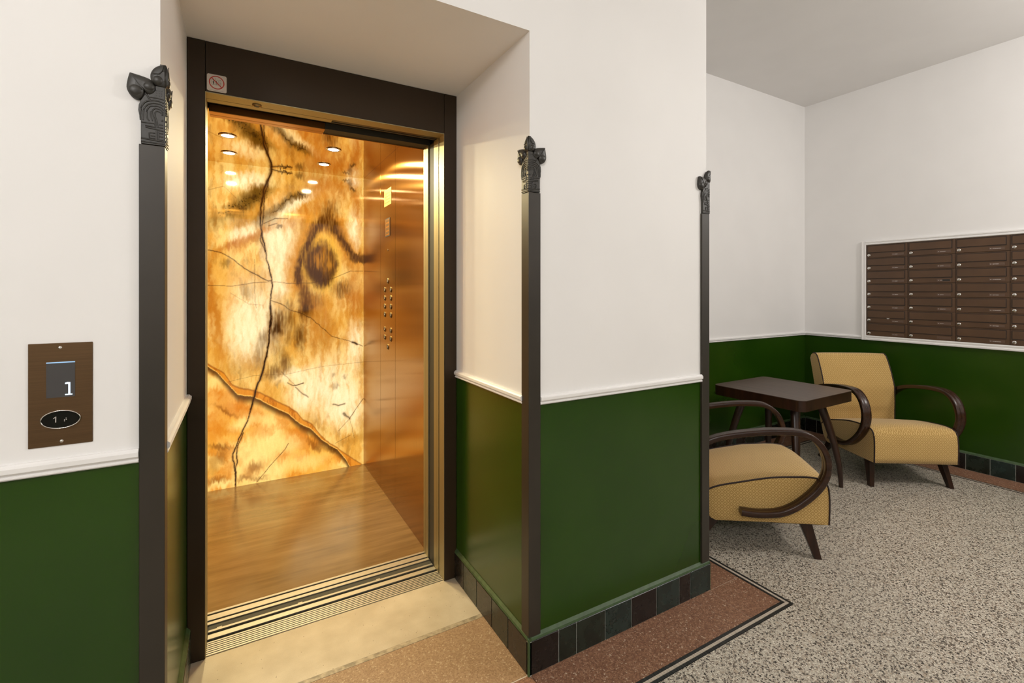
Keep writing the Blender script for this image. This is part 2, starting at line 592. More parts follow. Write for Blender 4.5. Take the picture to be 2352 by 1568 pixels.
nmain = int((SX1 - 1.13) / TS)
for k in range(nmain):
    x = SX1 - TS / 2 - k * TS
    for r in range(3):
        y = SY0 + TS / 2 + r * TS
        # corner: dark outside, cream in the middle
        if k == 0: d = 1
        elif k == 1: d = 0 if r >= 1 else 1
        elif k == 2 and r == 2: d = 1
        else: d = 0 if r == 1 else 1
        tess(x, y, d)
for k in range(34):
    y = SY1 + TS / 2 + k * TS
    for c in range(3):
        tess(SX0 + TS / 2 + c * TS, y, 0 if c == 1 else 1)
# farther tesserae, joined
far = MB()
def far_run(x0, x1, y0, y1, alongx):
    n = int(((x1 - x0) if alongx else (y1 - y0)) / TS)
    for k in range(n):
        for c in range(3):
            m = 0 if c == 1 else 1
            if alongx: ax, ay = x1 - (k + .5) * TS, y0 + (c + .5) * TS
            else: ax, ay = x0 + (c + .5) * TS, y0 + (k + .5) * TS
            e = TS / 2 - .0006
            far.box(ax - e, ax + e, ay - e, ay + e, -0.003, 0.0006, m)
far_run(-0.6, SX1 - nmain * TS, SY0, SY1, True)
far_run(SX0, SX1, SY1 + 34 * TS, BY1, False)
far_run(SX1, BX1, BY0, BY1, True)
far_run(BX0, BX1, -0.2, BY0, False)
fo = far.build('tessera_course', [M['tessw'], M['tessd']], floor); fo['kind'] = 'stuff'

# ---- skirting tiles
TT = 0.013          # tile stands proud of the wall
TH = 0.122


def skirting(name, label, runs, z1=TH):
    """runs: list of (p0, p1, outward normal, joints along the run)"""
    b = MB()
    root_b = MB()
    for (x0, y0), (x1, y1), (nx, ny), joints in runs:
        d = Vector((x1 - x0, y1 - y0)); L = d.length; d.normalize()
        pr = [(0, 0), (TT - .003, 0), (TT - .003, z1), (TT - .001, z1 + .001), (TT * .7, z1 + .008), (0, z1 + .017)]
        def fn(a, c, t, x0=x0, y0=y0, d=d, nx=nx, ny=ny): return (x0 + d.x * t + nx * a, y0 + d.y * t + ny * a, c)
        root_b.prism(pr[:3] + [(0, z1)], fn, 0, L, 0)
        root_b.prism([(0, z1)] + pr[2:], fn, 0, L, 1)
    root = struct(root_b.build(name, [M['grout'], M['cap']]), label, 'skirting')
    for (x0, y0), (x1, y1), (nx, ny), joints in runs:
        d = Vector((x1 - x0, y1 - y0)); d.normalize()
        for j in range(len(joints) - 1):
            t0, t1, cm = joints[j][0] + .0018, joints[j + 1][0] - .0018, joints[j][1]
            q = MB()
            def fn(a, c, t, x0=x0, y0=y0, d=d, nx=nx, ny=ny): return (x0 + d.x * t + nx * a, y0 + d.y * t + ny * a, c)
            q.prism([(0.002, 0.002), (TT, 0.002), (TT, z1 - .001), (0.002, z1 - .001)], fn, t0, t1)
            q.build('tile', TILES[cm], root, bevel=.0012)
    return root


def regular(L, step, start=0.0, seed=1):
    rnd = random.Random(seed); out = [(0.0, rnd.randrange(3))]; t = start or step
    while t < L - .02:
        out.append((t, rnd.randrange(3))); t += step
    out.append((L, 0)); return out


jp = [0.882, 1.02, 1.102, 1.243, 1.383, 1.526, 1.665, 1.736, 1.870]
cp = [2, 0, 0, 1, 2, 1, 2, 1, 0]
X0 = XR - TT
joints_p = [(x - X0 if i else 0.0, c) for i, (x, c) in enumerate(zip(jp, cp))]
jr = [2.095, 1.989, 1.849, 1.708, 1.573, 1.424]
joints_r = [(2.095 - y, c) for y, c in zip(jr, [2, 0, 2, 0, 2, 0])]
skirting('baseboard_front', 'dark green tile skirting round the pier and recess', [
    ((X0, YW), (XE + TT, YW), (0, -1), joints_p),
    ((XR, YN), (XR, YW - TT), (-1, 0), joints_r),
    ((XL, YW - TT), (XL, YN), (1, 0), regular(YN - YW + TT, .137, .09, 4)),
    ((-2.6, YW), (XL + TT, YW), (0, -1), regular(2.43 + TT, .137, .05, 5)),
    ((XE, YW), (XE, YB), (1, 0), regular(YB - YW, .137, .06, 6))])
_sk = bpy.data.objects['baseboard_front']
for _x in (XR - TT, XE + TT):
    q = MB(); _a = (_x - .0003, _x + .0075) if _x < 1 else (_x - .0030, _x + .0003)
    q.box(_a[0], _a[1], YW - TT - .0003, YW - TT + (.0075 if _x < 1 else .0030), 0, TH + .002)
    q.build('corner_bead', M['cap'], _sk, bevel=.0006)
jb = [(x - (XE + TT), c) for x, c in zip([3.485 - .135 * k for k in range(12, 0, -1)] + [3.485, 3.62, 3.755, 3.889, 4.025, 4.158, 4.29, 4.422, 4.557, 4.69, 4.84], [0, 1, 2] * 9) if x > XE + TT]
skirting('baseboard_back', 'dark tile skirting under the back wall', [((XE + TT, YB), (XM, YB), (0, -1), [(0.0, 2)] + jb)], .126)
ys = [2.599, 2.495, 2.36, 2.223, 2.087, 1.952, 1.816, 1.681, 1.546, 1.410, 1.273, 1.139, 1.003, .868, .73, .59, .455, .32]
skirting('baseboard_right', 'dark tile skirting under the letter-box wall', [((XM, 2.599), (XM, 0.32), (-1, 0), [(2.599 - y, c) for y, c in zip(ys, [2, 2, 0, 2, 1, 2, 0, 2, 2, 0, 1, 2, 0, 1, 2, 0, 1, 2])])], .122)

# ---- chair rails (white moulding)
RP = [(0, 0), (.009, 0), (.012, .003), (.012, .006), (.008, .008), (.008, .010), (.013, .0125), (.016, .016), (.016, .026), (.011, .030), (.009, .033), (0, .033)]


def rail(name, p0, p1, n, z):
    d = Vector((p1[0] - p0[0], p1[1] - p0[1])); L = d.length; d.normalize()
    b = MB()
    b.prism(RP, lambda a, c, t: (p0[0] + d.x * t + n[0] * a, p0[1] + d.y * t + n[1] * a, z + c), 0, L)
    o = b.build(name, M['trimwhite'])
    return struct(o, 'white moulded dado rail', 'dado rail')


rail('trim_1', (-2.6, YW), (-0.211, YW), (0, -1), RAIL)['label'] = 'white moulded dado rail under the lift call panel'
rail('trim_2', (XL, 1.474), (XL, YN - .004), (1, 0), RAIL)['label'] = 'short white dado rail on the left side of the lift recess'
rail('trim_3', (XR, YN - .004), (XR, 1.474), (-1, 0), RAIL)['label'] = 'short white dado rail on the right side of the lift recess'
rail('trim_4', (0.9405, YW), (1.8165, YW), (0, -1), RAIL)['label'] = 'white dado rail across the pier between two dark posts'
rail('trim_5', (XE, YB), (XM - .001, YB), (0, -1), RAILB)['label'] = 'white dado rail on the back wall above the table'
rail('trim_6', (XM, YB), (XM, 2.112), (-1, 0), RAILB)['label'] = 'short white dado rail between room corner and letter boxes'

# ------------------------------------------------------------------ lift landing frame
D = thing('door_1', 'dark brown metal lift door surround with brass lining', 'lift frame', (0.365, YN, 0), kind='structure')
OX0, OX1, OZ = -0.112, 0.836, 2.117
for x0, x1 in ((XL + .001, OX0 - .0015), (OX1 + .0015, XR - .001)):
    q = MB(); q.box(x0, x1, YN, YN + .10, 0.0, ZS - .001); q.build('jamb', M['frame'], D, bevel=.0015)
q = MB(); q.box(OX0, OX1, YN + .0015, YN + .10, OZ, ZS - .001); q.build('header', M['frame'], D, bevel=.001)
# right brass lining strips and left ones
for sx, X in ((1, OX1), (-1, OX0)):
    for y0, y1, mat, dx in ((2.0985, 2.1585, 'brass', 0), (2.1585, 2.170, 'black', .004), (2.170, 2.192, 'brass', 0), (2.192, 2.196, 'black', .004), (2.196, 2.236, 'brass', .001), (2.236, 2.318, 'darkgap', .006)):
        if mat == 'black' or mat == 'darkgap': nm = 'shadow_gap'
        else: nm = 'lining_strip'
        a0, a1 = sorted((X + sx * dx, X + sx * (dx + .012)))
        q = MB(); q.box(a0, a1, y0, y1, 0.0, OZ)
        q.build(nm, M[mat], D)
# lining under the header
q = MB(); q.box(OX0, OX1, 2.0985, 2.1640, OZ - .003, OZ + .010); hs = q.build('header_lining', M['brass'], D)
q = MB(); q.box(OX0, .347, 2.1675, 2.202, OZ - .003, OZ + .010); q.build('header_lining', M['brass'], D)
q = MB(); q.box(OX0, OX1, 2.165, 2.318, OZ + .045, OZ + .055); q.build('track_cover', M['darkgap'], D)
q = MB(); q.box(OX0, OX1, 2.202, 2.214, OZ - .001, OZ + .05); q.build('track_edge', M['darkgap'], D)
q = MB(); q.tube([(.34, 2.190, OZ + .004), (.60, 2.190, OZ + .004), (OX1, 2.190, OZ + .004)], .004, 6); q.build('track_rod', M['alu'], D)
q = MB(); q.lathe([(.010, -.0055), (.010, -.004), (.016, -.004), (.017, -.003), (.017, -.001)], (0.058, 2.146, OZ - .003), 'z', 20, caps=False)
sn = q.build('door_sensor', M['brassdark'], D)
q = MB(); q.lathe([(.0095, -.0060), (.0095, -.004)], (0.058, 2.146, OZ - .003), 'z', 16); q.build('sensor_eye', M['ink'], sn, off=(0.365, YN, 0))
# landing sill
for i in range(7):
    y0 = 2.1060 + i * .0120
    q = MB(); q.box(OX0, OX1, y0, y0 + .0082, -.004, .0035); q.build('sill_rib', M['alu'], D, bevel=.0008)
q = MB(); q.box(OX0, OX1, 2.105, 2.262, -.012, -.0035); q.build('sill_base', M['black'], D)
for y0, y1 in ((2.203, 2.231), (2.248, 2.261)):
    q = MB(); q.box(OX0, OX1, y0, y1, -.004, .0035); q.build('sill_plate', M['alu'], D, bevel=.0008)
q = MB(); q.box(OX0, OX1, 2.262, 2.299, -.03, -.002); q.build('sill_gap', M['darkgap'], D)
for xx in (-.082, .220, .560):
    q = MB(); q.box(xx, xx + .018, 2.266, 2.271, -.002, .0005); q.build('gap_clip', M['alu'], D)
# black boxes added to block light in the space round the lift entrance
b = MB()
b.box(-0.45, OX0 - .02, 2.20, 2.38, 0, 2.30); b.box(OX1 + .02, XR, 2.20, 2.38, 0, 2.30); b.box(-0.45, XR, 2.20, 2.39, OZ + .06, 2.36)
b.build('shaft_light_block', M['black'], D)

# ------------------------------------------------------------------ lift car
CX0, CX1, CY0, CY1, CZ = -0.27, 0.85, 2.389, 3.840, 2.265
CAR = thing('elevator_car', 'lift car with backlit onyx back wall, bronze side walls and mirrored ceiling', 'elevator car', (0.29, 3.1, 0))
q = MB(); q.box(CX0, CX1, CY0, CY1, -.03, 0.0); q.build('car_floor', M['carfloor'], CAR)
q = MB(); q.box(CX0, CX1, CY0 - .07, CY1, CZ, CZ + .02); q.build('ceiling_panel', M['mirror'], CAR)
for y0, y1 in ((CY0, 2.955), (2.955, 3.319), (3.319, CY1)):
    q = MB(); q.box(CX1, CX1 + .02, y0 + .0012, y1 - .0012, 0.0, CZ); q.build('wall_panel', M['carwall'], CAR, bevel=.0008)
q = MB(); q.box(CX1 + .012, CX1 + .03, CY0, CY1, 0, CZ); q.build('wall_backing', M['black'], CAR)
for y0, y1 in ((CY0, 2.955), (2.955, 3.319), (3.319, CY1)):
    q = MB(); q.box(CX0 - .02, CX0, y0 + .0012, y1 - .0012, 0.0, CZ); q.build('wall_panel', M['carwall'], CAR, bevel=.0008)
q = MB(); q.box(CX0, OX0 - .012, CY0 - .07, CY0, 0, CZ); q.build('front_return', M['carwall'], CAR)
# car sill and entrance edges
for y0, y1, m in ((2.299, 2.3175, 'alu'), (2.3285, 2.3625, 'alu'), (2.3735, 2.3875, 'alu')):
    q = MB(); q.box(OX0 - .01, OX1 + .002, y0, y1, -.004, .0035); q.build('sill_plate', M[m], CAR, bevel=.0008)
q = MB(); q.box(OX0 - .01, OX1 + .002, 2.299, 2.389, -.03, -.0035); q.build('sill_base', M['black'], CAR)
for sx, X in ((1, OX1), (-1, OX0 - .008)):
    for y0, y1 in ((2.318, 2.349), (2.352, 2.385)):
        a0, a1 = sorted((X, X + sx * .016))
        q = MB(); q.box(a0, a1, y0, y1, 0.0, OZ + .01); q.build('door_edge', M['brass'], CAR)
    a0, a1 = sorted((X + sx * .003, X + sx * .016))
    q = MB(); q.box(a0, a1, 2.349, 2.352, 0, OZ); q.build('edge_gap', M['black'], CAR)
# header of the car door
q = MB(); q.box(OX0, .340, 2.316, 2.358, OZ - .002, OZ + .03); q.build('car_header', M['copper'], CAR, bevel=.002)
q = MB(); q.box(OX0, .340, 2.360, 2.391, OZ - .002, OZ + .03); q.build('car_header', M['copper'], CAR, bevel=.002)
q = MB(); q.box(.340, OX1 + .01, 2.316, 2.384, OZ + .002, OZ + .03); q.build('car_header_recess', M['darkgap'], CAR)
q = MB(); q.box(.340, OX1 + .014, 2.385, 2.391, OZ - .002, OZ + .03); q.build('header_edge', M['copper'], CAR)
q = MB(); q.box(OX0 - .02, CX1, 2.376, 2.391, OZ + .03, CZ); q.build('transom', M['carwall'], CAR)
# downlights
dl = MB(); dl.lathe([(.034, -.004), (.040, -.0055), (.046, -.004), (.048, 0.0), (.034, 0.0)], (0, 0, 0), 'z', 28, caps=False)
lens = MB(); lens.lathe([(.001, -.0025), (.0335, -.0025)], (0, 0, 0), 'z', 24)
first_dl = None
for (x, y) in ((-.062, 3.165), (-.062, 3.555), (.510, 3.143), (.511, 3.543)):
    loc = (x - .29, y - 3.1, CZ)
    if first_dl is None:
        d0 = dl.build('downlight', M['chrome'], CAR, off=(0, 0, 0)); d0.location = loc
        l0 = lens.build('lens', M['lens'], d0, off=(0, 0, 0)); first_dl = (d0, l0)
    else:
        d0 = inst(first_dl[0], CAR, loc); inst(first_dl[1], d0, (0, 0, 0))
    area_light('downlight_light', (x, y, CZ - .008), 0.065, 19.0, (1.0, 0.86, 0.50))
# push buttons on the control panel
ring = MB(); ring.lathe([(.0150, -.0035), (.0172, -.0045), (.019, -.003), (.019, 0), (.0150, 0)], (0, 0, 0), 'x', 18, caps=False)
face = MB(); face.lathe([(.001, -.0030), (.0152, -.0030), (.0152, 0)], (0, 0, 0), 'x', 14)
face.box(-.0036, -.0030, -.0020, .0004, -.006, .006, 1); face.box(-.0036, -.0030, .0028, .0048, -.006, .002, 1)
fb = None
for k, (y, z) in enumerate(((3.128, 1.439), (3.203, 1.381), (3.056, 1.381), (3.203, 1.325), (3.056, 1.326), (3.203, 1.269), (3.056, 1.271), (3.203, 1.214), (3.056, 1.215), (3.203, 1.115), (3.056, 1.116), (3.203, 1.060), (3.056, 1.061), (3.127, 1.003))):
    loc = (CX1 - .29, y - 3.1, z)
    if fb is None:
        r0 = ring.build('push_button', M['brassdark'], CAR, off=(0, 0, 0)); r0.location = loc
        f0 = face.build('button_face', [M['maildark'], M['nametext']], r0, off=(0, 0, 0)); fb = (r0, f0)
    else:
        r0 = inst(fb[0], CAR, loc); inst(fb[1], r0, (0, 0, 0))
q = MB(); q.box(CX1 - .0015, CX1, 3.045, 3.215, 1.940, 2.050); s1 = q.build('notice_plate', M['gold'], CAR); s1['label'] = 'gold notice plate'
q = MB()
for k in range(4): q.box(CX1 - .002, CX1 - .0014, 3.065, 3.195 - .02 * (k % 2), 1.960 + k * .020, 1.964 + k * .020)
q.build('notice_print', M['brassdark'], s1, off=(0.29, 3.1, 0))
q = MB(); q.box(CX1 - .002, CX1, 3.075, 3.185, 1.735, 1.855); s2 = q.build('indicator_frame', M['ink'], CAR)
q = MB(); q.box(CX1 - .003, CX1 - .001, 3.083, 3.177, 1.742, 1.848); q.build('indicator_plate', M['copper'], s2, off=(0.29, 3.1, 0))
q = MB()
for k in range(4):
    q.box(CX1 - .0036, CX1 - .0028, 3.096, 3.164, 1.752 + k * .026, 1.766 + k * .026)
q.build('indicator_print', M['plate'], s2, off=(0.29, 3.1, 0))
q = MB(); q.lathe([(.001, -.001), (.007, -.001), (.007, 0)], (CX1, 3.128, 1.644), 'x', 12); q.build('key_switch', M['plate'], CAR)


# ---- onyx panel: the stone's figure as a colour attribute on a fine grid
def onyx_panel():
    nx, nz = 300, 608
    xs = np.linspace(CX0, CX1, nx); zs = np.linspace(0, CZ, nz)
    X, Z = np.meshgrid(xs, zs)
    rng = np.random.RandomState(7)

    def vnoise(x, z, f):
        gx, gz = x * f + 40, z * f + 40
        ix, iz = np.floor(gx).astype(int), np.floor(gz).astype(int)
        fx, fz = gx - ix, gz - iz
        fx = fx * fx * (3 - 2 * fx); fz = fz * fz * (3 - 2 * fz)
        h = lambda a, c: np.abs(np.sin(a * 127.1 + c * 311.7 + f * 17.3) * 43758.5453) % 1.0
        return (h(ix, iz) * (1 - fx) + h(ix + 1, iz) * fx) * (1 - fz) + (h(ix, iz + 1) * (1 - fx) + h(ix + 1, iz + 1) * fx) * fz

    def fbm(x, z, f, o=4):
        s = 0; a = .5
        for k in range(o):
            s = s + a * vnoise(x, z, f * 2 ** k); a *= .5
        return s / (1 - .5 ** o)

    wx = X + .045 * (fbm(X, Z, 7) - .5) + .022 * (fbm(X + 3, Z, 40, 4) - .5)
    wz = Z + .060 * (fbm(X + 9, Z + 4, 6) - .5) + .060 * (fbm(X * 3, Z * .8 + 7, 34, 4) - .5)

    def sm(a, c, v):
        t = np.clip((v - a) / (c - a), 0, 1); return t * t * (3 - 2 * t)

    def blob(cx, cz, rx, rz, rot=0, soft=.6):
        a = math.radians(rot); dx, dz = wx - cx, wz - cz
        u = (dx * math.cos(a) + dz * math.sin(a)) / rx; v = (-dx * math.sin(a) + dz * math.cos(a)) / rz
        return 1 - sm(1 - soft, 1 + soft, np.sqrt(u * u + v * v))

    def dist(poly, PX=None, PZ=None):
        PX = X if PX is None else PX; PZ = Z if PZ is None else PZ
        d = np.full(X.shape, 9.0)
        for (x0, z0), (x1, z1) in zip(poly[:-1], poly[1:]):
            vx, vz = x1 - x0, z1 - z0
            t = np.clip(((PX - x0) * vx + (PZ - z0) * vz) / (vx * vx + vz * vz + 1e-12), 0, 1)
            d = np.minimum(d, np.hypot(PX - x0 - t * vx, PZ - z0 - t * vz))
        return d

    C = lambda r, g, bb: np.array(srgb(r, g, bb)[:3])
    col = np.zeros(X.shape + (3,))

    def lay(c, mask):
        nonlocal col
        mk = np.clip(mask, 0, 1)[..., None]
        col = col * (1 - mk) + np.array(c) * mk

    big = fbm(wx, wz, 3.2); mid = fbm(wx * 1.0, wz * .7, 9); fine = fbm(wx * 2.2, wz * .55, 26)
    col[:] = C(243, 206, 130)
    lay(C(226, 168, 70), .75 * sm(.30, .78, mid))
    lay(C(214, 150, 54), .60 * sm(.34, .80, fine))
    lay(C(176, 122, 40), .50 * sm(.50, .80, fbm(wx + 11, wz * .8, 6, 5)))
    lay(C(156, 106, 38), .40 * sm(.52, .82, fbm(wx * 1.6 + 2, wz * .6, 18, 4)))
    # pale glowing areas
    for g in ((.26, 1.78, .10, .22, 0), (.22, 1.62, .07, .16, 0), (.10, 1.20, .14, .22, 10), (.06, 1.05, .12, .16, 0), (.30, 1.98, .20, .035, 35), (.02, 1.78, .09, .05, 30), (.62, .62, .18, .20, 0), (.72, .45, .12, .14, 0), (.78, .95, .06, .16, 0), (.25, 1.42, .06, .08, 0), (.03, 2.16, .11, .05, 10), (.78, 1.83, .045, .14, 0), (.77, 2.23, .05, .05, 0), (.42, .60, .1, .1, 0), (.36, .74, .12, .06, 0)):
        lay(C(254, 233, 190), .95 * np.clip(1.35 - 1.1 * fine, 0, 1) * blob(*g, soft=.75))
    # olive and amber clouds near the top and the left edge
    for x, z, rx, rz, r, k in ((.40, 1.93, .12, .045, 35, .5), (.62, 2.12, .16, .09, 30, .45), (.56, 2.20, .12, .05, 0, .5), (.10, 1.76, .13, .022, 38, .55), (-.06, 1.68, .10, .02, 35, .6), (-.17, 1.30, .022, .24, 3, .6), (-.125, 1.12, .018, .22, 4, .45), (.78, 1.36, .05, .22, 0, .5), (.80, 2.05, .03, .12, 5, .6), (.73, 1.33, .08, .08, 0, .4), (.50, 1.20, .10, .12, 20, .4), (.55, .98, .14, .10, 0, .3), (.68, 1.75, .03, .16, 0, .5)):
        lay(C(190, 118, 36), 1.25 * k * np.clip(.35 + 1.2 * fine, 0, 1) * blob(x, z, rx * 1.2, rz * 1.2, r, soft=.8))
    for x, z, rx, rz, r, k in ((.007, 1.971, .075, .035, 32, .65), (.074, 2.048, .06, .04, 40, .7), (.116, 2.085, .07, .035, 30, .65), (-.084, 1.928, .08, .03, 32, .5), (-.152, 1.842, .06, .03, 30, .4), (.217, 1.947, .07, .022, 32, .55), (.305, 2.034, .08, .020, 34, .6), (.389, 2.092, .06, .018, 30, .5), (.163, 1.883, .05, .03, 20, .45), (.038, 1.361, .03, .03, 0, .3), (-.084, 1.558, .02, .02, 0, .4)):
        lay(C(112, 80, 24), 1.25 * k * np.clip(.3 + 1.2 * mid, 0, 1) * blob(x, z, rx * 1.35, rz * 1.35, r, soft=.8))
    for x, z, rx, rz, r, k in ((.010, 1.965, .022, .020, 0, .7), (.078, 2.046, .016, .016, 0, .6), (.294, 2.243, .040, .008, 4, .9), (.384, 2.226, .028, .025, 0, .55), (.30, 2.034, .06, .005, 38, .7), (.389, 2.092, .022, .006, -10, .7), (.222, 1.950, .04, .005, 30, .6), (.261, 1.841, .020, .016, 0, .6), (.774, 2.158, .022, .014, -20, .7), (.75, 2.20, .02, .03, 20, .5), (.717, 2.243, .03, .012, -10, .6)):
        lay(C(70, 44, 18), k * blob(x, z, rx, rz, r, soft=.6))
    # peppery specks along the olive clouds
    speck = (vnoise(X, Z, 150) > .80) * (blob(.06, 2.02, .16, .035, 32, .5) + blob(-.05, 1.95, .10, .02, 32, .5) > .5)
    lay(C(48, 34, 16), .75 * speck)
    # the dark eye: outer arch, golden ring, brown core
    stri = fbm(X * 3.2, Z * .45, 34, 3)
    arch = [(.365, 1.44), (.382, 1.552), (.425, 1.678), (.462, 1.755), (.505, 1.838), (.555, 1.895), (.590, 1.915), (.630, 1.870), (.672, 1.775), (.717, 1.704), (.768, 1.650), (.86, 1.618)]
    da = dist(arch, wx, wz)
    lay(C(206, 140, 44), .85 * np.clip(.5 + .8 * stri, 0, 1) * (1 - sm(.02, .13, da)))
    eye = blob(.535, 1.585, .140, .205, 0, .25); lay(C(238, 188, 82), .9 * eye)
    wid = .026 + .016 * sm(1.72, 1.90, Z)
    lay(C(100, 62, 22), np.clip(.25 + 1.3 * stri, 0, 1) * (1 - sm(wid * .3, wid * 1.7, da)))
    lay(C(100, 62, 24), .75 * blob(.81, 1.635, .075, .036, 0, .5))
    tip = blob(.600, 1.93, .060, .11, 0, .7); lay(C(110, 68, 24), np.clip(.1 + 1.3 * stri, 0, 1) * tip)
    core = blob(.535, 1.575, .105, .155, 0, .30)
    lay(C(150, 94, 32), .85 * core)
    lay(C(92, 58, 28), core * sm(.30, .66, stri) * .8)
    rim = np.clip(blob(.535, 1.570, .110, .165, 0, .25) - blob(.550, 1.605, .065, .105, 0, .5), 0, 1)
    lay(C(84, 52, 28), .60 * rim)
    lay(C(214, 152, 56), .55 * np.clip(1.3 - 1.5 * stri, 0, 1) * blob(.553, 1.60, .045, .085, 0, .7))
    lay(C(84, 52, 28), .6 * blob(.51, 1.49, .080, .05, 0, .6))
    for x, z, rx, rz, r, k in ((.405, 1.36, .030, .11, 4, .75), (.415, 1.25, .040, .075, 6, .8), (.47, 1.32, .06, .07, 0, .45), (.425, 1.225, .030, .045, 0, .5), (.228, 1.10, .045, .075, -25, .85), (.25, 1.175, .055, .045, 0, .65), (.33, 1.16, .03, .05, 0, .5), (.305, 1.262, .026, .034, 0, .6), (.389, 1.060, .042, .055, 0, .7), (.390, 1.00, .030, .045, 0, .7), (.30, 1.04, .02, .05, 0, .5), (.686, 1.386, .060, .045, 0, .7), (.283, .865, .038, .040, 0, .7), (.250, .801, .060, .040, 0, .55), (.20, .78, .05, .04, 0, .45), (.137, 1.001, .030, .055, -10, .55), (.12, .90, .035, .05, 0, .4), (.631, .635, .026, .020, 0, .55), (.72, .70, .014, .014, 0, .5), (.63, .72, .012, .012, 0, .4), (.24, .69, .018, .018, 0, .4), (.235, .95, .04, .05, 0, .4)):
        lay(C(112, 68, 18), 1.15 * k * np.clip(.2 + 1.3 * stri, 0, 1) * blob(x, z, rx * 1.15, rz * 1.15, r, soft=.8))
    lay(C(74, 46, 24), .7 * blob(.222, 1.10, .024, .040, -20, .7)); lay(C(70, 46, 26), .6 * blob(.42, 1.245, .020, .03, 0, .7))
    # amber lower-left field under the diagonal band
    bu = np.array([(-.30, .96), (-.189, .872), (-.143, .834), (-.098, .807), (-.074, .764), (-.049, .715), (-.003, .69), (.084, .664), (.142, .631), (.239, .565), (.311, .52), (.361, .477), (.407, .409), (.47, .369), (.523, .285), (.571, .227), (.655, .156), (.73, .085), (.825, .009), (.86, -.03)])
    bl = np.array([(-.30, .93), (-.189, .855), (-.133, .804), (-.084, .736), (-.054, .693), (-.013, .642), (.079, .62), (.142, .577), (.223, .519), (.305, .472), (.389, .38), (.464, .332), (.505, .282), (.547, .231), (.655, .143), (.717, .055), (.736, .012), (.80, -.10)])
    jit = .010 * (fbm(X * 4, Z, 10, 3) - .5)
    zu = np.interp(X, bu[:, 0], bu[:, 1]) + jit; zl = np.interp(X, bl[:, 0], bl[:, 1]) + jit
    under = 1 - sm(-.004, .004, Z - zl)
    f2 = fbm(wx + 5, wz, 5, 4); f3 = fbm(wx, wz + 5, 12, 4)
    lower = np.zeros_like(col); lower[:] = C(240, 184, 86)
    keep = col.copy(); col = lower
    lay(C(250, 214, 136), .9 * sm(.36, .74, f2))
    lay(C(218, 140, 40), .75 * sm(.40, .76, f3))
    for x, z, rx, rz, r, k in ((.116, .35, .06, .05, 0, .5), (.266, .159, .045, .05, 0, .5), (-.10, .60, .10, .10, 0, .5), (.02, .52, .12, .05, -15, .6), (.09, .10, .07, .05, 20, .6), (.36, .30, .10, .05, -35, .45), (-.15, .40, .05, .10, 0, .5)):
        lay(C(214, 128, 28), k * blob(x, z, rx, rz, r, soft=.7))
    for x, z, rx, rz, r, k in ((.13, .22, .13, .10, 20, .8), (.30, .25, .10, .06, -20, .6), (.02, .44, .07, .04, 20, .7), (.20, .06, .10, .05, 10, .7), (.42, .10, .14, .05, 0, .5), (-.12, .02, .07, .025, 0, .8)):
        lay(C(254, 226, 150), k * blob(x, z, rx, rz, r, soft=.8))
    for x, z, rx, rz, r, k in ((-.123, .279, .06, .020, -20, .7), (-.113, .208, .03, .04, 0, .55), (.089, .110, .05, .035, 30, .6), (.032, .047, .05, .02, 0, .6), (-.147, .054, .07, .022, 0, .55), (.12, .03, .05, .014, 0, .5), (-.089, .54, .07, .016, -28, .6), (.50, .215, .07, .022, -38, .7), (.62, .14, .06, .018, -40, .55), (-.16, .16, .03, .06, 0, .4)):
        lay(C(136, 78, 18), k * blob(x, z, rx, rz, r, soft=.75))
    lower = col; col = keep * (1 - under[..., None]) + lower * under[..., None]
    inband = np.clip(sm(-.004, .004, Z - zl) * (1 - sm(-.006, .006, Z - zu)), 0, 1)
    lay(C(222, 148, 50), .92 * inband)
    lay(C(170, 92, 22), .6 * inband * sm(.5, .75, fine))
    lay(C(150, 86, 26), .6 * (1 - sm(.002, .010, np.abs(Z - zu))))
    dk = np.clip((zl - Z), -1, 1)
    dw = .030 + .022 * fbm(X * 1.0, Z * 0, 7, 2)
    lay(C(82, 46, 16), .85 * (dk > 0) * (1 - sm(dw * .25, dw * 1.6, dk)))
    lay(C(250, 200, 110), .8 * (1 - sm(.0015, .005, np.abs(Z - zl - .003))))
    # cracks
    jx = .006 * (fbm(X, Z, 30, 3) - .5); PX, PZ = X + jx * 2, Z + jx
    def crack(poly, w, k, c=(52, 32, 18), halo=2.5):
        d = dist(poly, PX, PZ)
        wv = w * (.65 + .8 * vnoise(X, Z, 22))
        lay(C(122, 72, 26), .45 * k * (1 - sm(w, w * halo * 1.6, d)))
        lay(C(*c), k * (1 - sm(wv * .6, wv * 1.5, d)))
    main = [(.198, 2.27), (.190, 2.216), (.153, 2.122), (.142, 2.055), (.131, 1.976), (.126, 1.916), (.126, 1.85), (.137, 1.774), (.155, 1.673), (.169, 1.589), (.182, 1.535), (.196, 1.469), (.202, 1.415), (.193, 1.355), (.190, 1.264), (.196, 1.191), (.187, 1.095), (.179, 1.005), (.163, .904), (.147, .822), (.126, .752), (.095, .659), (.084, .601), (.066, .532), (.045, .452), (.017, .391), (-.003, .341), (-.024, .286), (-.044, .231), (-.044, .19), (-.031, .124), (-.029, -.02)]
    crack(main, .0030, .92)
    crack(main[:6], .0045, .75); crack(main[14:24], .0042, .85)
    crack([(.198, 2.27), (.150, 2.10), (.120, 1.92)], .008, .3, (84, 56, 22))
    crack([(.020, .373), (.007, .328), (-.016, .285), (-.021, .233), (-.019, .186), (-.026, .129), (-.03, 0)], .0024, .85)
    crack([(.18, 2.18), (.153, 2.056), (.150, 1.984), (.142, 1.875), (.126, 1.737), (.155, 1.655)], .0026, .7)
    crack([(-.27, 1.66), (-.186, 1.652), (-.128, 1.643), (-.084, 1.622), (-.034, 1.589), (.027, 1.532), (.116, 1.48), (.174, 1.445), (.198, 1.448)], .0020, .75)
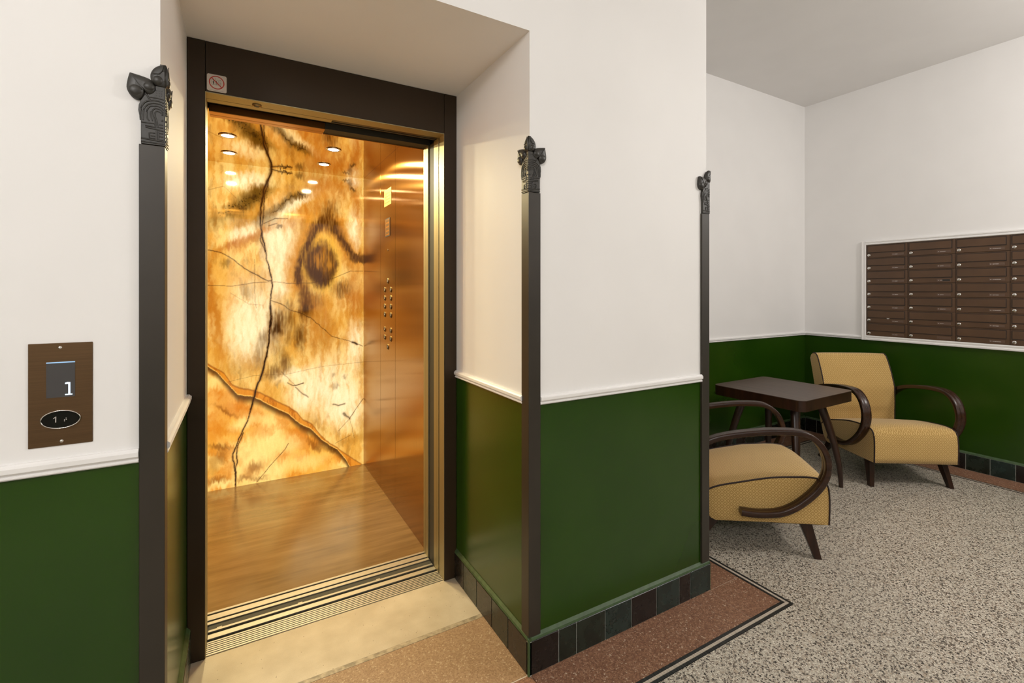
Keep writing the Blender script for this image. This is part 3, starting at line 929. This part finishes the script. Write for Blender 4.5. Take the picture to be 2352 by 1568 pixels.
    crack([(-.27, 1.415), (-.186, 1.412), (-.049, 1.407), (.089, 1.432), (.196, 1.439), (.361, 1.428), (.476, 1.436), (.62, 1.47), (.75, 1.53), (.84, 1.53)], .0015, .5)
    crack([(.196, 1.306), (.266, 1.275), (.322, 1.231), (.401, 1.205), (.458, 1.172), (.535, 1.10), (.607, 1.027), (.717, .989), (.780, .966), (.845, .936)], .0016, .65)
    crack([(.765, .972), (.79, .962), (.80, .955)], .005, .8)
    crack([(.198, 2.255), (.25, 2.245), (.33, 2.243)], .004, .6)
    crack([(.742, .375), (.80, .46), (.85, .52)], .002, .55); crack([(.742, .375), (.70, .42)], .006, .6); crack([(.742, .375), (.66, .29)], .0015, .4)
    crack([(.742, .375), (.78, .22)], .0013, .35); crack([(.64, .20), (.75, .245)], .0014, .4)
    crack([(.30, .695), (.34, .672), (.37, .675), (.41, .685)], .003, .7, halo=1.5); crack([(.355, .66), (.39, .62), (.44, .575)], .0026, .5)
    crack([(.62, .50), (.66, .488), (.71, .497)], .0035, .6); crack([(.26, .78), (.36, .67)], .0018, .35)
    crack([(.10, .003), (.20, .12), (.29, .215), (.31, .25)], .0016, .6)
    crack([(-.10, .735), (.09, .77), (.30, .762), (.55, .80), (.85, .81)], .0011, .3)
    crack([(-.06, 1.36), (.05, 1.28), (.14, 1.27)], .0011, .3); crack([(.09, 1.6), (.09, 1.3), (.10, 1.25)], .0012, .3)
    crack([(-.2, 2.06), (-.10, 2.10), (-.02, 2.02)], .0010, .35); crack([(.15, 1.86), (.22, 1.90), (.30, 1.905)], .002, .5); crack([(.18, 1.845), (.23, 1.865)], .0022, .5)
    crack([(.384, 2.09), (.43, 2.10)], .0025, .5); crack([(.36, 2.10), (.43, 2.035)], .0010, .35)
    verts = np.stack([X.ravel(), np.full(X.size, CY1), Z.ravel()], 1)
    i = np.arange((nz - 1) * (nx - 1)); r, c = i // (nx - 1), i % (nx - 1)
    a = r * nx + c
    faces = np.stack([a, a + 1, a + nx + 1, a + nx], 1)
    me = bpy.data.meshes.new('onyx_panel')
    off = np.array([.29, 3.1, 0])
    me.from_pydata((verts - off).tolist(), [], faces.tolist())
    ca = me.color_attributes.new('stone', 'FLOAT_COLOR', 'POINT')
    rgba = np.ones((X.size, 4), np.float32); rgba[:, :3] = (np.clip(col, 0, 1) ** 1.22).reshape(-1, 3)
    ca.data.foreach_set('color', rgba.ravel())
    me.materials.append(M['onyx'])
    o = bpy.data.objects.new('onyx_panel', me); COL.objects.link(o); o.parent = CAR
    o['label'] = 'backlit amber onyx slab with dark cracks'
    q = MB(); q.box(CX0, CX1, CY1 + .002, CY1 + .03, 0, CZ); q.build('back_backing', M['black'], CAR)


onyx_panel()

# ------------------------------------------------------------------ corner posts with leaf finials
def corner_post(label, xc, side):
    """xc: outer corner x of the 10 mm angle; side = +1: face runs towards +x, -1: towards -x; other flank runs into +y"""
    yc = YW - .010
    T = thing('corner_post', label, 'corner post', (xc, yc, 0.135), group='dark posts with leaf finials on the wall corners')
    s = side
    q = MB()
    W = .0505
    poly = [(0, 0), (s * W, 0), (s * W, .012), (s * .010, .012), (s * .010, W), (0, W)]
    q.prism(poly, lambda a, c, t: (xc + a, yc + c, t), .135, 1.7245)
    q.build('shaft', M['post'], T, bevel=.0012)
    F = MB()
    sil = [(0, .0015), (46.5, .0015), (46.5, 54), (49, 64), (51.5, 79), (50.5, 92), (47, 102), (40, 116), (24, 126), (18, 132), (18, 143), (0, 143)]
    def A(a, z, d): return (xc + s * a, yc - d, 1.7255 + z)
    def B(a, z, d): return (xc - s * d, yc + a, 1.7255 + z)
    fin = None
    for fn in (A, B):
        F.prism([(a * .001, z * .001) for a, z in sil], fn, -.0095, .0015)
    fin = F.build('finial', M['finial'], T, bevel=.0006)
    sub_off(fin, T)
    side_leaf = [(67.3, 165), (71.3, 148), (73.4, 129), (69, 116), (60, 107), (48, 106), (41.4, 116), (40, 127), (36.8, 124), (30, 120), (22, 125.6), (18.4, 134), (21.9, 148), (28.8, 156.6), (43.7, 161), (55, 163)]
    top_leaf = [(0, 198), (9, 194.5), (17, 189), (24, 180), (28, 168), (27, 156), (22, 148), (14, 144), (4, 143), (0, 143.5)]

    def dome(mb, pts, c, fn, h, fixcorner=False):
        pts = [(p.x, p.y) for p in catmull([(a, z, 0) for a, z in (pts if fixcorner else pts + pts[:1])], 3)]
        if not fixcorner: pts = pts[:-1]
        n = len(pts); rings = []
        for k, (sc, d) in enumerate(((1, -.0095), (1, .002), (.93, h * .55), (.72, h * .9), (.4, h * 1.0))):
            ring = []
            for a, z in pts:
                aa = c[0] + (a - c[0]) * sc; zz = c[1] + (z - c[1]) * sc
                if fixcorner and a < .5: aa = 0.0
                ring.append(fn(aa * .001, zz * .001, d))
            rings.append(ring)
        mb.loft(rings, 0, True, True, True)

    for fn in (A, B):
        q = MB(); dome(q, side_leaf, (46, 139), fn, .0075)
        # the leaf's two lobes and its midrib
        for cx, cz, r in ((56, 125, 15), (31, 138, 12)):
            rg = []
            for sc, d in ((1, .0045), (.85, .0074), (.5, .0092), (.1, .0097)):
                rg.append([fn((cx + r * sc * math.cos(t)) * .001, (cz + r * .9 * sc * math.sin(t)) * .001, d) for t in [2 * math.pi * i / 14 for i in range(14)]])
            q.loft(rg, 0, True)
        q.tube([fn(a * .001, z * .001, .0082) for a, z in ((64, 160), (56, 148), (46, 134), (41, 127))], .0012, 6)
        q.build('leaf', M['finial'], fin, off=(xc, yc, .135))
        q = MB(); dome(q, top_leaf, (6, 166), fn, .0065, True)
        rg = []
        for sc, d in ((1, .003), (.8, .0075), (.45, .0095), (.1, .010)):
            rg.append([fn(max(0, (13 + 12 * sc * math.cos(t))) * .001, (157 + 12 * sc * math.sin(t)) * .001, d) for t in [2 * math.pi * i / 14 for i in range(14)]])
        q.loft(rg, 0, True)
        q.tube([fn(a * .001, z * .001, .0075) for a, z in ((1, 194), (4, 180), (10, 172), (22, 170))], .0009, 6)
        q.build('leaf', M['finial'], fin, off=(xc, yc, .135))
        q = MB()
        for ln, r in (([(47, 55), (47.5, 70), (45, 88), (38, 100), (26, 106), (12, 107), (2, 104)], 1.3),
                      ([(42, 56), (42, 70), (40, 84), (33, 95), (22, 100), (10, 100), (2, 96)], 1.2),
                      ([(30, 56), (34, 62), (35, 78), (30, 90), (20, 94), (9, 93), (2, 87)], 1.2),
                      ([(19, 42), (19, 58), (24, 72), (24, 82), (18, 88), (9, 87), (3, 80)], 1.2),
                      ([(14, 42), (15, 56), (19, 70), (18, 80), (13, 82), (6, 78), (4, 74)], 1.1),
                      ([(24, 57), (28, 70), (28, 80)], 1.0),
                      ([(30, 113), (16, 114), (2, 112)], 1.1), ([(35, 118), (28, 106)], 1.6),
                      ([(46, 51), (20, 51)], 1.2), ([(38, 44), (19, 43)], 1.2), ([(37, 40), (19, 38), (2, 35)], 1.3),
                      ([(30, 28), (19, 28)], 1.1), ([(30, 28), (30, 15), (19, 15)], 1.1), ([(28, 21), (19, 21)], 1.0),
                      ([(16, 34), (16, 10)], 1.3), ([(12, 34), (12, 10)], 1.0),
                      ([(11, 29), (3, 29)], 1.0), ([(11, 21), (3, 21)], 1.0), ([(11, 13), (3, 13)], 1.0), ([(11, 50), (4, 50)], 1.0), ([(11, 43), (4, 43)], 1.0),
                      ([(46, 13), (24, 11), (2, 10)], 1.4), ([(46, 5), (2, 4)], 1.2)):
            q.tube(catmull([fn(a * .001, z * .001, .0018) for a, z in ln], 4 if len(ln) > 3 else 1), r * .00135, 6)
        for a, z, r in ((5, 76, 3.0), (5, 61, 3.0), (4, 29, 1.4), (4, 21, 1.4), (4, 13, 1.4), (4, 50, 1.4), (4, 43, 1.4)) + tuple((6 + 5 * (i % 3), 120 + 6 * (i // 3), 1.3) for i in range(9)):
            q.lathe([(.0001, .0), (r * .0007, r * .0007), (r * .001, 0)], (0, 0, 0), 'z', 8)
            n = 24
            for i in range(len(q.v) - 24 - 16, len(q.v)):
                if i < 0: continue
                x, y, zz = q.v[i]
                if abs(x) < .01 and abs(y) < .01 and abs(zz) < .01:
                    q.v[i] = fn(a * .001 + x, z * .001 + y, .0012 + zz)
        q.build('relief', M['finial'], fin, off=(xc, yc, .135))
    return T


corner_post('dark corner post with leaf finial between the call panel and the lift', XL + .010, -1)
corner_post('dark corner post with leaf finial right of the lift, both flanks showing', XR - .010, 1)
corner_post('dark corner post with leaf finial at the pier end beside the armchair', XE + .010, -1)

# ------------------------------------------------------------------ lift call panel
PX0, PX1, PZ0, PZ1 = -.4055, -.2965, 1.022, 1.2535
CP = thing('call_panel', 'brown bronze lift call panel with lit screen and oval button', 'call panel', (-.351, YW, 1.022))
yp = YW - .003
q = MB(); q.box(PX0, PX1, yp, YW, PZ0, PZ1); q.build('plate', M['plate'], CP, bevel=.0008)
q = MB(); q.box(-.3755, -.3270, yp - .0006, yp + .001, 1.131, 1.2105); scr = q.build('screen', M['screen'], CP)
q = MB(); q.box(-.3755, -.3270, yp - .0010, yp - .0004, 1.2085, 1.2110); q.build('lit_bar', M['bar'], scr, off=(-.351, YW, 1.022))
q = MB()
q.box(-.3385, -.3350, yp - .0010, yp - .0004, 1.1370, 1.1640)
q.box(-.3440, -.3314, yp - .0010, yp - .0004, 1.1350, 1.1375)
q.prism([(-.3440, 1.1600), (-.3440, 1.1630), (-.3400, 1.1645), (-.3385, 1.1645), (-.3385, 1.1600)], lambda a, c, t: (a, t, c), yp - .0010, yp - .0004)
q.build('digit', M['digit'], scr, off=(-.351, YW, 1.022))
bc = (-.351, yp, 1.0815)
q = MB()
rings = []
for sc, d in ((.885, -.0005), (.90, -.0032), (.95, -.0042), (1.0, -.0030), (1.0, .0005)):
    rings.append([(bc[0] + .0345 * (1 - (1 - sc) * .6) * math.cos(t), bc[1] + d, bc[2] + .0208 * sc * math.sin(t)) for t in [2 * math.pi * i / 40 for i in range(40)]])
q.loft(rings, 0, True, True, False)
bt = q.build('button_ring', M['chrome'], CP)
q = MB()
q.prism([(bc[0] + .0318 * math.cos(2 * math.pi * i / 40), bc[2] + .0180 * math.sin(2 * math.pi * i / 40)) for i in range(40)], lambda a, c, t: (a, t, c), yp - .0018, yp)
q.build('button_face', M['glassblack'], bt, off=(-.351, YW, 1.022))
q = MB()
q.box(-.3600, -.3585, yp - .0026, yp - .0016, 1.0755, 1.0885)
q.prism([(-.3635, 1.0848), (-.3600, 1.0885), (-.3590, 1.0885), (-.3590, 1.0872), (-.3630, 1.0838)], lambda a, c, t: (a, t, c), yp - .0026, yp - .0016)
for x, z in ((-.3445, 1.0800), (-.3415, 1.0802), (-.3418, 1.0832), (-.3445, 1.0772)):
    q.box(x - .0008, x + .0008, yp - .0026, yp - .0016, z - .0008, z + .0008)
q.build('button_mark', M['nametext'], bt, off=(-.351, YW, 1.022))
for x, z in ((-.3525, 1.2430), (-.3500, 1.0320)):
    q = MB(); q.lathe([(.0001, -.0016), (.0022, -.0014), (.0034, -.0006), (.0036, .0)], (x, yp, z), 'y', 14)
    q.box(x - .0025, x + .0025, yp - .0019, yp - .0012, z - .0003, z + .0003)
    q.build('screw', M['chrome'], CP)

# ------------------------------------------------------------------ prohibition sticker on the lift header
sx0, sx1, sz0, sz1 = -.1075, -.0445, 2.121, 2.184
ST = thing('warning_sign', 'small white prohibition sign with red ring on the lift header', 'sign', (-.076, YN, 2.121))
ys_ = YN - .0008
q = MB(); q.prism(rrect(sx0, sx1, sz0, sz1, .006), lambda a, c, t: (a, t, c), ys_, YN + .0012); q.build('sign_plate', M['stickerwhite'], ST)
cx, cz = -.0765, 2.1545
def ringpoly(mb, r0, r1, n=36):
    a = [(cx + r0 * math.cos(2 * math.pi * i / n), ys_ - .0003, cz + r0 * math.sin(2 * math.pi * i / n)) for i in range(n)]
    c = [(cx + r1 * math.cos(2 * math.pi * i / n), ys_ - .0003, cz + r1 * math.sin(2 * math.pi * i / n)) for i in range(n)]
    mb.add(a + c, [(i, (i + 1) % n, n + (i + 1) % n, n + i) for i in range(n)])
q = MB(); ringpoly(q, .0215, .0250)
dd = .0215 * .7071; t = .0012
q.add([(cx - dd - t, ys_ - .0004, cz + dd - t), (cx - dd + t, ys_ - .0004, cz + dd + t), (cx + dd + t, ys_ - .0004, cz - dd + t), (cx + dd - t, ys_ - .0004, cz - dd - t)], [(0, 1, 2, 3)])
q.build('prohibition_ring', M['red'], ST)
q = MB()
def flat(x0, x1, z0, z1): q.add([(x0, ys_ - .0002, z0), (x1, ys_ - .0002, z0), (x1, ys_ - .0002, z1), (x0, ys_ - .0002, z1)], [(0, 1, 2, 3)])
X_, Z_ = cx, cz
flat(X_ - .016, X_ - .0154, Z_ - .009, Z_ + .009); flat(X_ - .016, X_ + .006, Z_ - .0094, Z_ - .0088); flat(X_ - .016, X_ + .006, Z_ + .0084, Z_ + .009); flat(X_ + .0054, X_ + .006, Z_ - .009, Z_ + .009)
flat(X_ - .005, X_ - .0044, Z_ + .009, Z_ + .017)
for px in (X_ - .0100, X_ - .0005):
    flat(px - .0012, px + .0012, Z_ + .0035, Z_ + .0060); flat(px - .0018, px + .0018, Z_ - .0020, Z_ + .0030)
    flat(px - .0020, px - .0006, Z_ - .0080, Z_ - .0020); flat(px + .0006, px + .0020, Z_ - .0080, Z_ - .0020); flat(px - .0034, px + .0034, Z_ + .0005, Z_ + .0018)
for k in range(5): flat(X_ + .0085, X_ + .0150, Z_ - .009 + k * .0045, Z_ - .0078 + k * .0045)
flat(X_ - .023, X_ + .022, sz0 + .0030, sz0 + .0036)
q.build('pictogram', M['ink'], ST, recalc=False)

# ------------------------------------------------------------------ letter boxes
CW, CH = .3030, .1146
MY0, MZ1 = 2.077, 1.781
MBX = thing('mailbox_bank', 'wall bank of brown metal letter boxes in a white frame', 'mailbox', (XM, 1.6, .939))
NCOL = 5
my_end = MY0 - NCOL * CW
xf = XM - .012
q = MB(); q.box(xf + .004, XM + .02, my_end, MY0, MZ1 - 7 * CH, MZ1); q.build('back_plate', M['maildark'], MBX)
# white frame mouldings
FP = [(0, 0), (.020, 0), (.022, .003), (.022, .012), (.017, .015), (.017, .022), (.020, .025), (.020, .031), (.012, .0345), (0, .0345)]
for nm, fn, L0, L1 in (('frame_side', lambda a, c, t: (XM - a, MY0 + .0345 - c, t), .939, 1.8155), ('frame_side', lambda a, c, t: (XM - a, my_end - .0345 + c, t), .939, 1.8155),
                       ('frame_top', lambda a, c, t: (XM - a, t, 1.8155 - c), my_end, MY0), ('frame_bottom', lambda a, c, t: (XM - a, t, .939 + c * 1.15), my_end, MY0)):
    q = MB(); q.prism(FP, fn, L0, L1); q.build(nm, M['trimwhite'], MBX)
door = MB(); door.box(-.0005, .010, -CW + .0015, -.0015, -CH + .0013, -.0013)
flap = MB()
flap.box(-.0045, .002, -.281, -.012, -.068, -.011)
rim_ = MB()
for y0, y1, z0, z1 in ((-.286, -.281, -.073, -.006), (-.012, -.008, -.073, -.006), (-.281, -.012, -.073, -.068), (-.281, -.012, -.011, -.006)):
    rim_.box(-.0025, .002, y0, y1, z0, z1)
lock = MB(); lock.lathe([(.0001, -.0075), (.0075, -.0075), (.0105, -.0065), (.0125, -.004), (.0125, .001)], (0, -.0235, -.0915), 'x', 16)
lock.box(-.0079, -.0074, -.0235 - .0048, -.0235 + .0048, -.0924, -.0906, 1)
npl = MB(); npl.box(-.0020, .001, -.276, -.192, -.1020, -.0830, 0)
txt = []
proto = None
rnd = random.Random(3)
tmesh = []
for k in range(6):
    tb = MB(); y = -.198; tb.box(-.0026, -.0020, y - .008, y, -.0945, -.0915); y -= .014
    L = rnd.uniform(.014, .045)
    while L > 0:
        wd = min(L, rnd.uniform(.004, .010)); tb.box(-.0026, -.0020, y - wd, y, -.0945 - rnd.choice((0, .001)), -.0918); y -= wd + .0012; L -= wd + .001
    o = tb.build('name_print', M['nametext'], None, off=(0, 0, 0)); tmesh.append(o.data); bpy.data.objects.remove(o)
for c in range(NCOL):
    for r in range(7):
        loc = (xf - XM, MY0 - c * CW - 1.6, MZ1 - r * CH - .939)
        if proto is None:
            d0 = door.build('mailbox_door', M['mail'], MBX, bevel=.0012, off=(0, 0, 0)); d0.location = loc
            ps = [flap.build('mail_flap', M['mail'], d0, bevel=.0015, off=(0, 0, 0)), rim_.build('flap_rim', M['maildark'], d0, off=(0, 0, 0)),
                  lock.build('lock', [M['chrome'], M['ink']], d0, off=(0, 0, 0)), npl.build('name_plate', M['nameplate'], d0, bevel=.0005, off=(0, 0, 0))]
            proto = (d0, ps)
        else:
            d0 = inst(proto[0], MBX, loc)
            for s in proto[1]: inst(s, d0, (0, 0, 0))
        if not (c == 1 and r == 6):
            o = bpy.data.objects.new('name_print', tmesh[(c * 5 + r * 3) % 6]); COL.objects.link(o); o.parent = d0
        if c == 1 and r == 2:
            q = MB(); q.box(-.0030, -.0021, -.272, -.226, -.0995, -.0855); q.build('empty_name_slot', M['ink'], d0, off=(0, 0, 0))
        if c == 0 and r == 5:
            q = MB(); q.prism([(-.178, -.070), (-.156, -.070), (-.160, -.075), (-.167, -.0765), (-.174, -.075)], lambda a, cc, t: (t, a, cc), -.0065, -.0055)
            q.build('letter_corner', M['paper'], d0, off=(0, 0, 0))

# ------------------------------------------------------------------ armchairs
SEAT = [(0, .18), (-.002, .25), (-.002, .31), (.003, .365), (.018, .396), (.045, .411), (.09, .416), (.14, .414), (.27, .401), (.42, .367), (.55, .331), (.625, .282), (.602, .21), (.565, .165), (.54, .155), (.30, .168)]
BACK = [(.588, .322), (.588, .40), (.586, .48), (.590, .596), (.622, .70), (.658, .784), (.685, .832), (.712, .850), (.745, .848), (.775, .828), (.789, .800), (.757, .70), (.724, .584), (.67, .40), (.63, .275), (.58, .285)]
HW = .275


def dense(poly, closed=True, step=.02):
    out = []; n = len(poly)
    for i in range(n if closed else n - 1):
        p, q_ = poly[i], poly[(i + 1) % n]
        k = max(1, int(math.hypot(q_[0] - p[0], q_[1] - p[1]) / step))
        for j in range(k): out.append((p[0] + (q_[0] - p[0]) * j / k, p[1] + (q_[1] - p[1]) * j / k))
    if not closed: out.append(poly[-1])
    return out


def fab_uv(co, n):
    if abs(n.x) > .7: return (co.y, co.z)
    return (co.x, co.y - co.z)


def back_uv(co, n):
    if abs(n.x) > .7: return (co.y, co.z)
    return (co.x, co.z * 1.03)


def upholstery(name, poly, crown, lat, root, uvf=fab_uv):
    prof = dense(poly, True, .025)
    cx = sum(p[0] for p in prof) / len(prof); cz = sum(p[1] for p in prof) / len(prof)
    rings = []
    for l in lat:
        e = 1 - abs(l / HW) ** 4
        rings.append([(l, s + crown(s, z, e)[0], z + crown(s, z, e)[1]) for s, z in prof])
    q = MB(); q.loft(rings, 0, True, True, False)
    for ring, rev in ((rings[0], 1), (rings[-1], 0)):
        n = len(ring)
        # softly domed side panel
        inner = [(p[0] + (.004 if rev == 0 else -.004), cx + (p[1] - cx) * .85, cz + (p[2] - cz) * .85) for p in ring]
        q.add(list(ring) + inner, [(i, (i + 1) % n, n + (i + 1) % n, n + i) for i in range(n)], 0, True)
        q.add(inner, [list(range(n))], 0, False)
    return q.build(name, M['fabric'], root, uv=uvf, off=(0, 0, 0))


def make_chair(label, loc, th):
    T = thing('armchair', label, 'armchair', loc, th, group='mustard bentwood armchairs by the letter boxes')
    lat = [HW * math.sin(math.pi / 2 * k / 6) for k in range(-6, 7)]
    seat = upholstery('seat', SEAT, lambda s, z, e: ((-.008 * e if s < .02 and z > .2 else 0), (.014 * e if z > .27 and s < .6 else 0)), lat, T)
    back = upholstery('backrest', BACK, lambda s, z, e: ((-.012 * e if (s < .70 and z > .4 and s < .5 + z * .25) else 0), (.004 * e if z > .82 else 0)), lat, T, back_uv)
    for sgn in (-1, 1):
        q = MB(); q.tube([(sgn * HW, s, z) for s, z in catmull2(SEAT[0:12])], .0045, 7); q.build('piping', M['piping'], seat, off=(0, 0, 0))
        q = MB(); q.tube([(sgn * HW, s, z) for s, z in catmull2(BACK[0:9])], .0045, 7); q.build('piping', M['piping'], back, off=(0, 0, 0))
    q = MB(); q.prism([(.02, .180), (.30, .168), (.53, .156), (.53, .150), (.30, .160), (.02, .172)], lambda a, c, t: (t, a, c), -HW + .012, HW - .012); q.build('underside', M['lining'], seat, off=(0, 0, 0))
    arm = [(.700, .495), (.640, .552), (.56, .598), (.46, .626), (.33, .647), (.245, .654), (.16, .654), (.105, .638), (.062, .602), (.036, .555), (.025, .502), (.031, .45), (.058, .39), (.105, .333), (.17, .277), (.24, .241), (.32, .227), (.38, .226), (.43, .230)]
    arm = [(p.x, p.y) for p in catmull([(a, c, 0) for a, c in arm], 5)]
    sec = [(x * 1.16, y * 1.12) for x, y in ((-.025, -.009), (-.022, -.0125), (-.006, -.0125), (0, -.0105), (.006, -.0125), (.022, -.0125), (.025, -.009), (.025, .009), (.022, .0125), (.006, .0125), (0, .0105), (-.006, .0125), (-.022, .0125), (-.025, .009))]
    for sgn in (-1, 1):
        rings = []
        for i, (s, z) in enumerate(arm):
            s0, z0 = arm[max(i - 1, 0)]; s1, z1 = arm[min(i + 1, len(arm) - 1)]
            L = math.hypot(s1 - s0, z1 - z0); ty, tz = (s1 - s0) / L, (z1 - z0) / L
            ny, nz = -tz, ty
            rings.append([(sgn * (HW + .036) + a, s + ny * d, z + nz * d) for a, d in sec])
        q = MB(); q.loft(rings, 0, True); q.build('armrest', M['woodarm'], T, off=(0, 0, 0))
        for (t, bt_) in ((((.105), .185), ((.050), 0.0)), (((.545), .160), ((.66), 0.0))):
            q = MB(); rings = []
            for k in range(5):
                f = k / 4; cy = t[0] + (bt_[0] - t[0]) * f; cz_ = t[1] * (1 - f)
                h = .030 - .013 * f; wd = .019 - .005 * f; cxx = sgn * (HW - .035 + .025 * f)
                rings.append([(cxx - wd, cy - h, cz_), (cxx + wd, cy - h, cz_), (cxx + wd, cy + h, cz_), (cxx - wd, cy + h, cz_)])
            q.loft(rings, 0, False); q.build('leg', M['wood'], T, bevel=.002, off=(0, 0, 0))
    return T


def catmull2(p): return [(v.x, v.y) for v in catmull([(a, c, 0) for a, c in p], 5)]


make_chair('mustard bentwood armchair half hidden behind the pier, in front of the table', (2.7815, 1.486, 0), math.asin(.751))
make_chair('mustard bentwood armchair in the corner under the letter boxes', (4.0425, 1.4345, 0), -math.radians(33.7))

# ------------------------------------------------------------------ table
TB = thing('side_table', 'dark stained wooden side table with rounded top and splayed curved legs', 'table', (3.362, 1.974, 0), math.radians(1))
q = MB(); q.prism(rrect(-.325, .325, -.322, .322, .045, 7), lambda a, c, t: (a, c, t), .612, .6795, 0, True); q.build('table_apron', M['wood'], TB, off=(0, 0, 0))
q = MB(); q.prism(rrect(-.325, .325, -.322, .322, .045, 7), lambda a, c, t: (a, c, t), .6797, .6830, 0, True); q.build('table_top', M['woodtop'], TB, bevel=.001, off=(0, 0, 0))
q = MB(); q.box(-.22, .22, -.24, .24, .595, .613); q.build('under_frame', M['wood'], TB, off=(0, 0, 0))
for sx in (-1, 1):
    for sy in (-1, 1):
        rings = []
        for k in range(13):
            z = .612 * (1 - k / 12)
            f = np.interp(z, [0, .06, .15, .30, .45, .612], [1.0, .985, .92, .70, .40, 0.0])
            x = sx * (.150 + .132 * f); y = sy * (.178 + .082 * f)
            r = np.interp(z, [0, .3, .612], [.016, .026, .035])
            rings.append([(x + r * 1.05 * math.cos(t) , y + r * .8 * math.sin(t), z) for t in [2 * math.pi * i / 12 for i in range(12)]])
        q = MB(); q.loft(rings, 0, True); q.build('leg', M['wood'], TB, off=(0, 0, 0))

for o in bpy.data.objects:
    if '_o' in o: del o['_o']
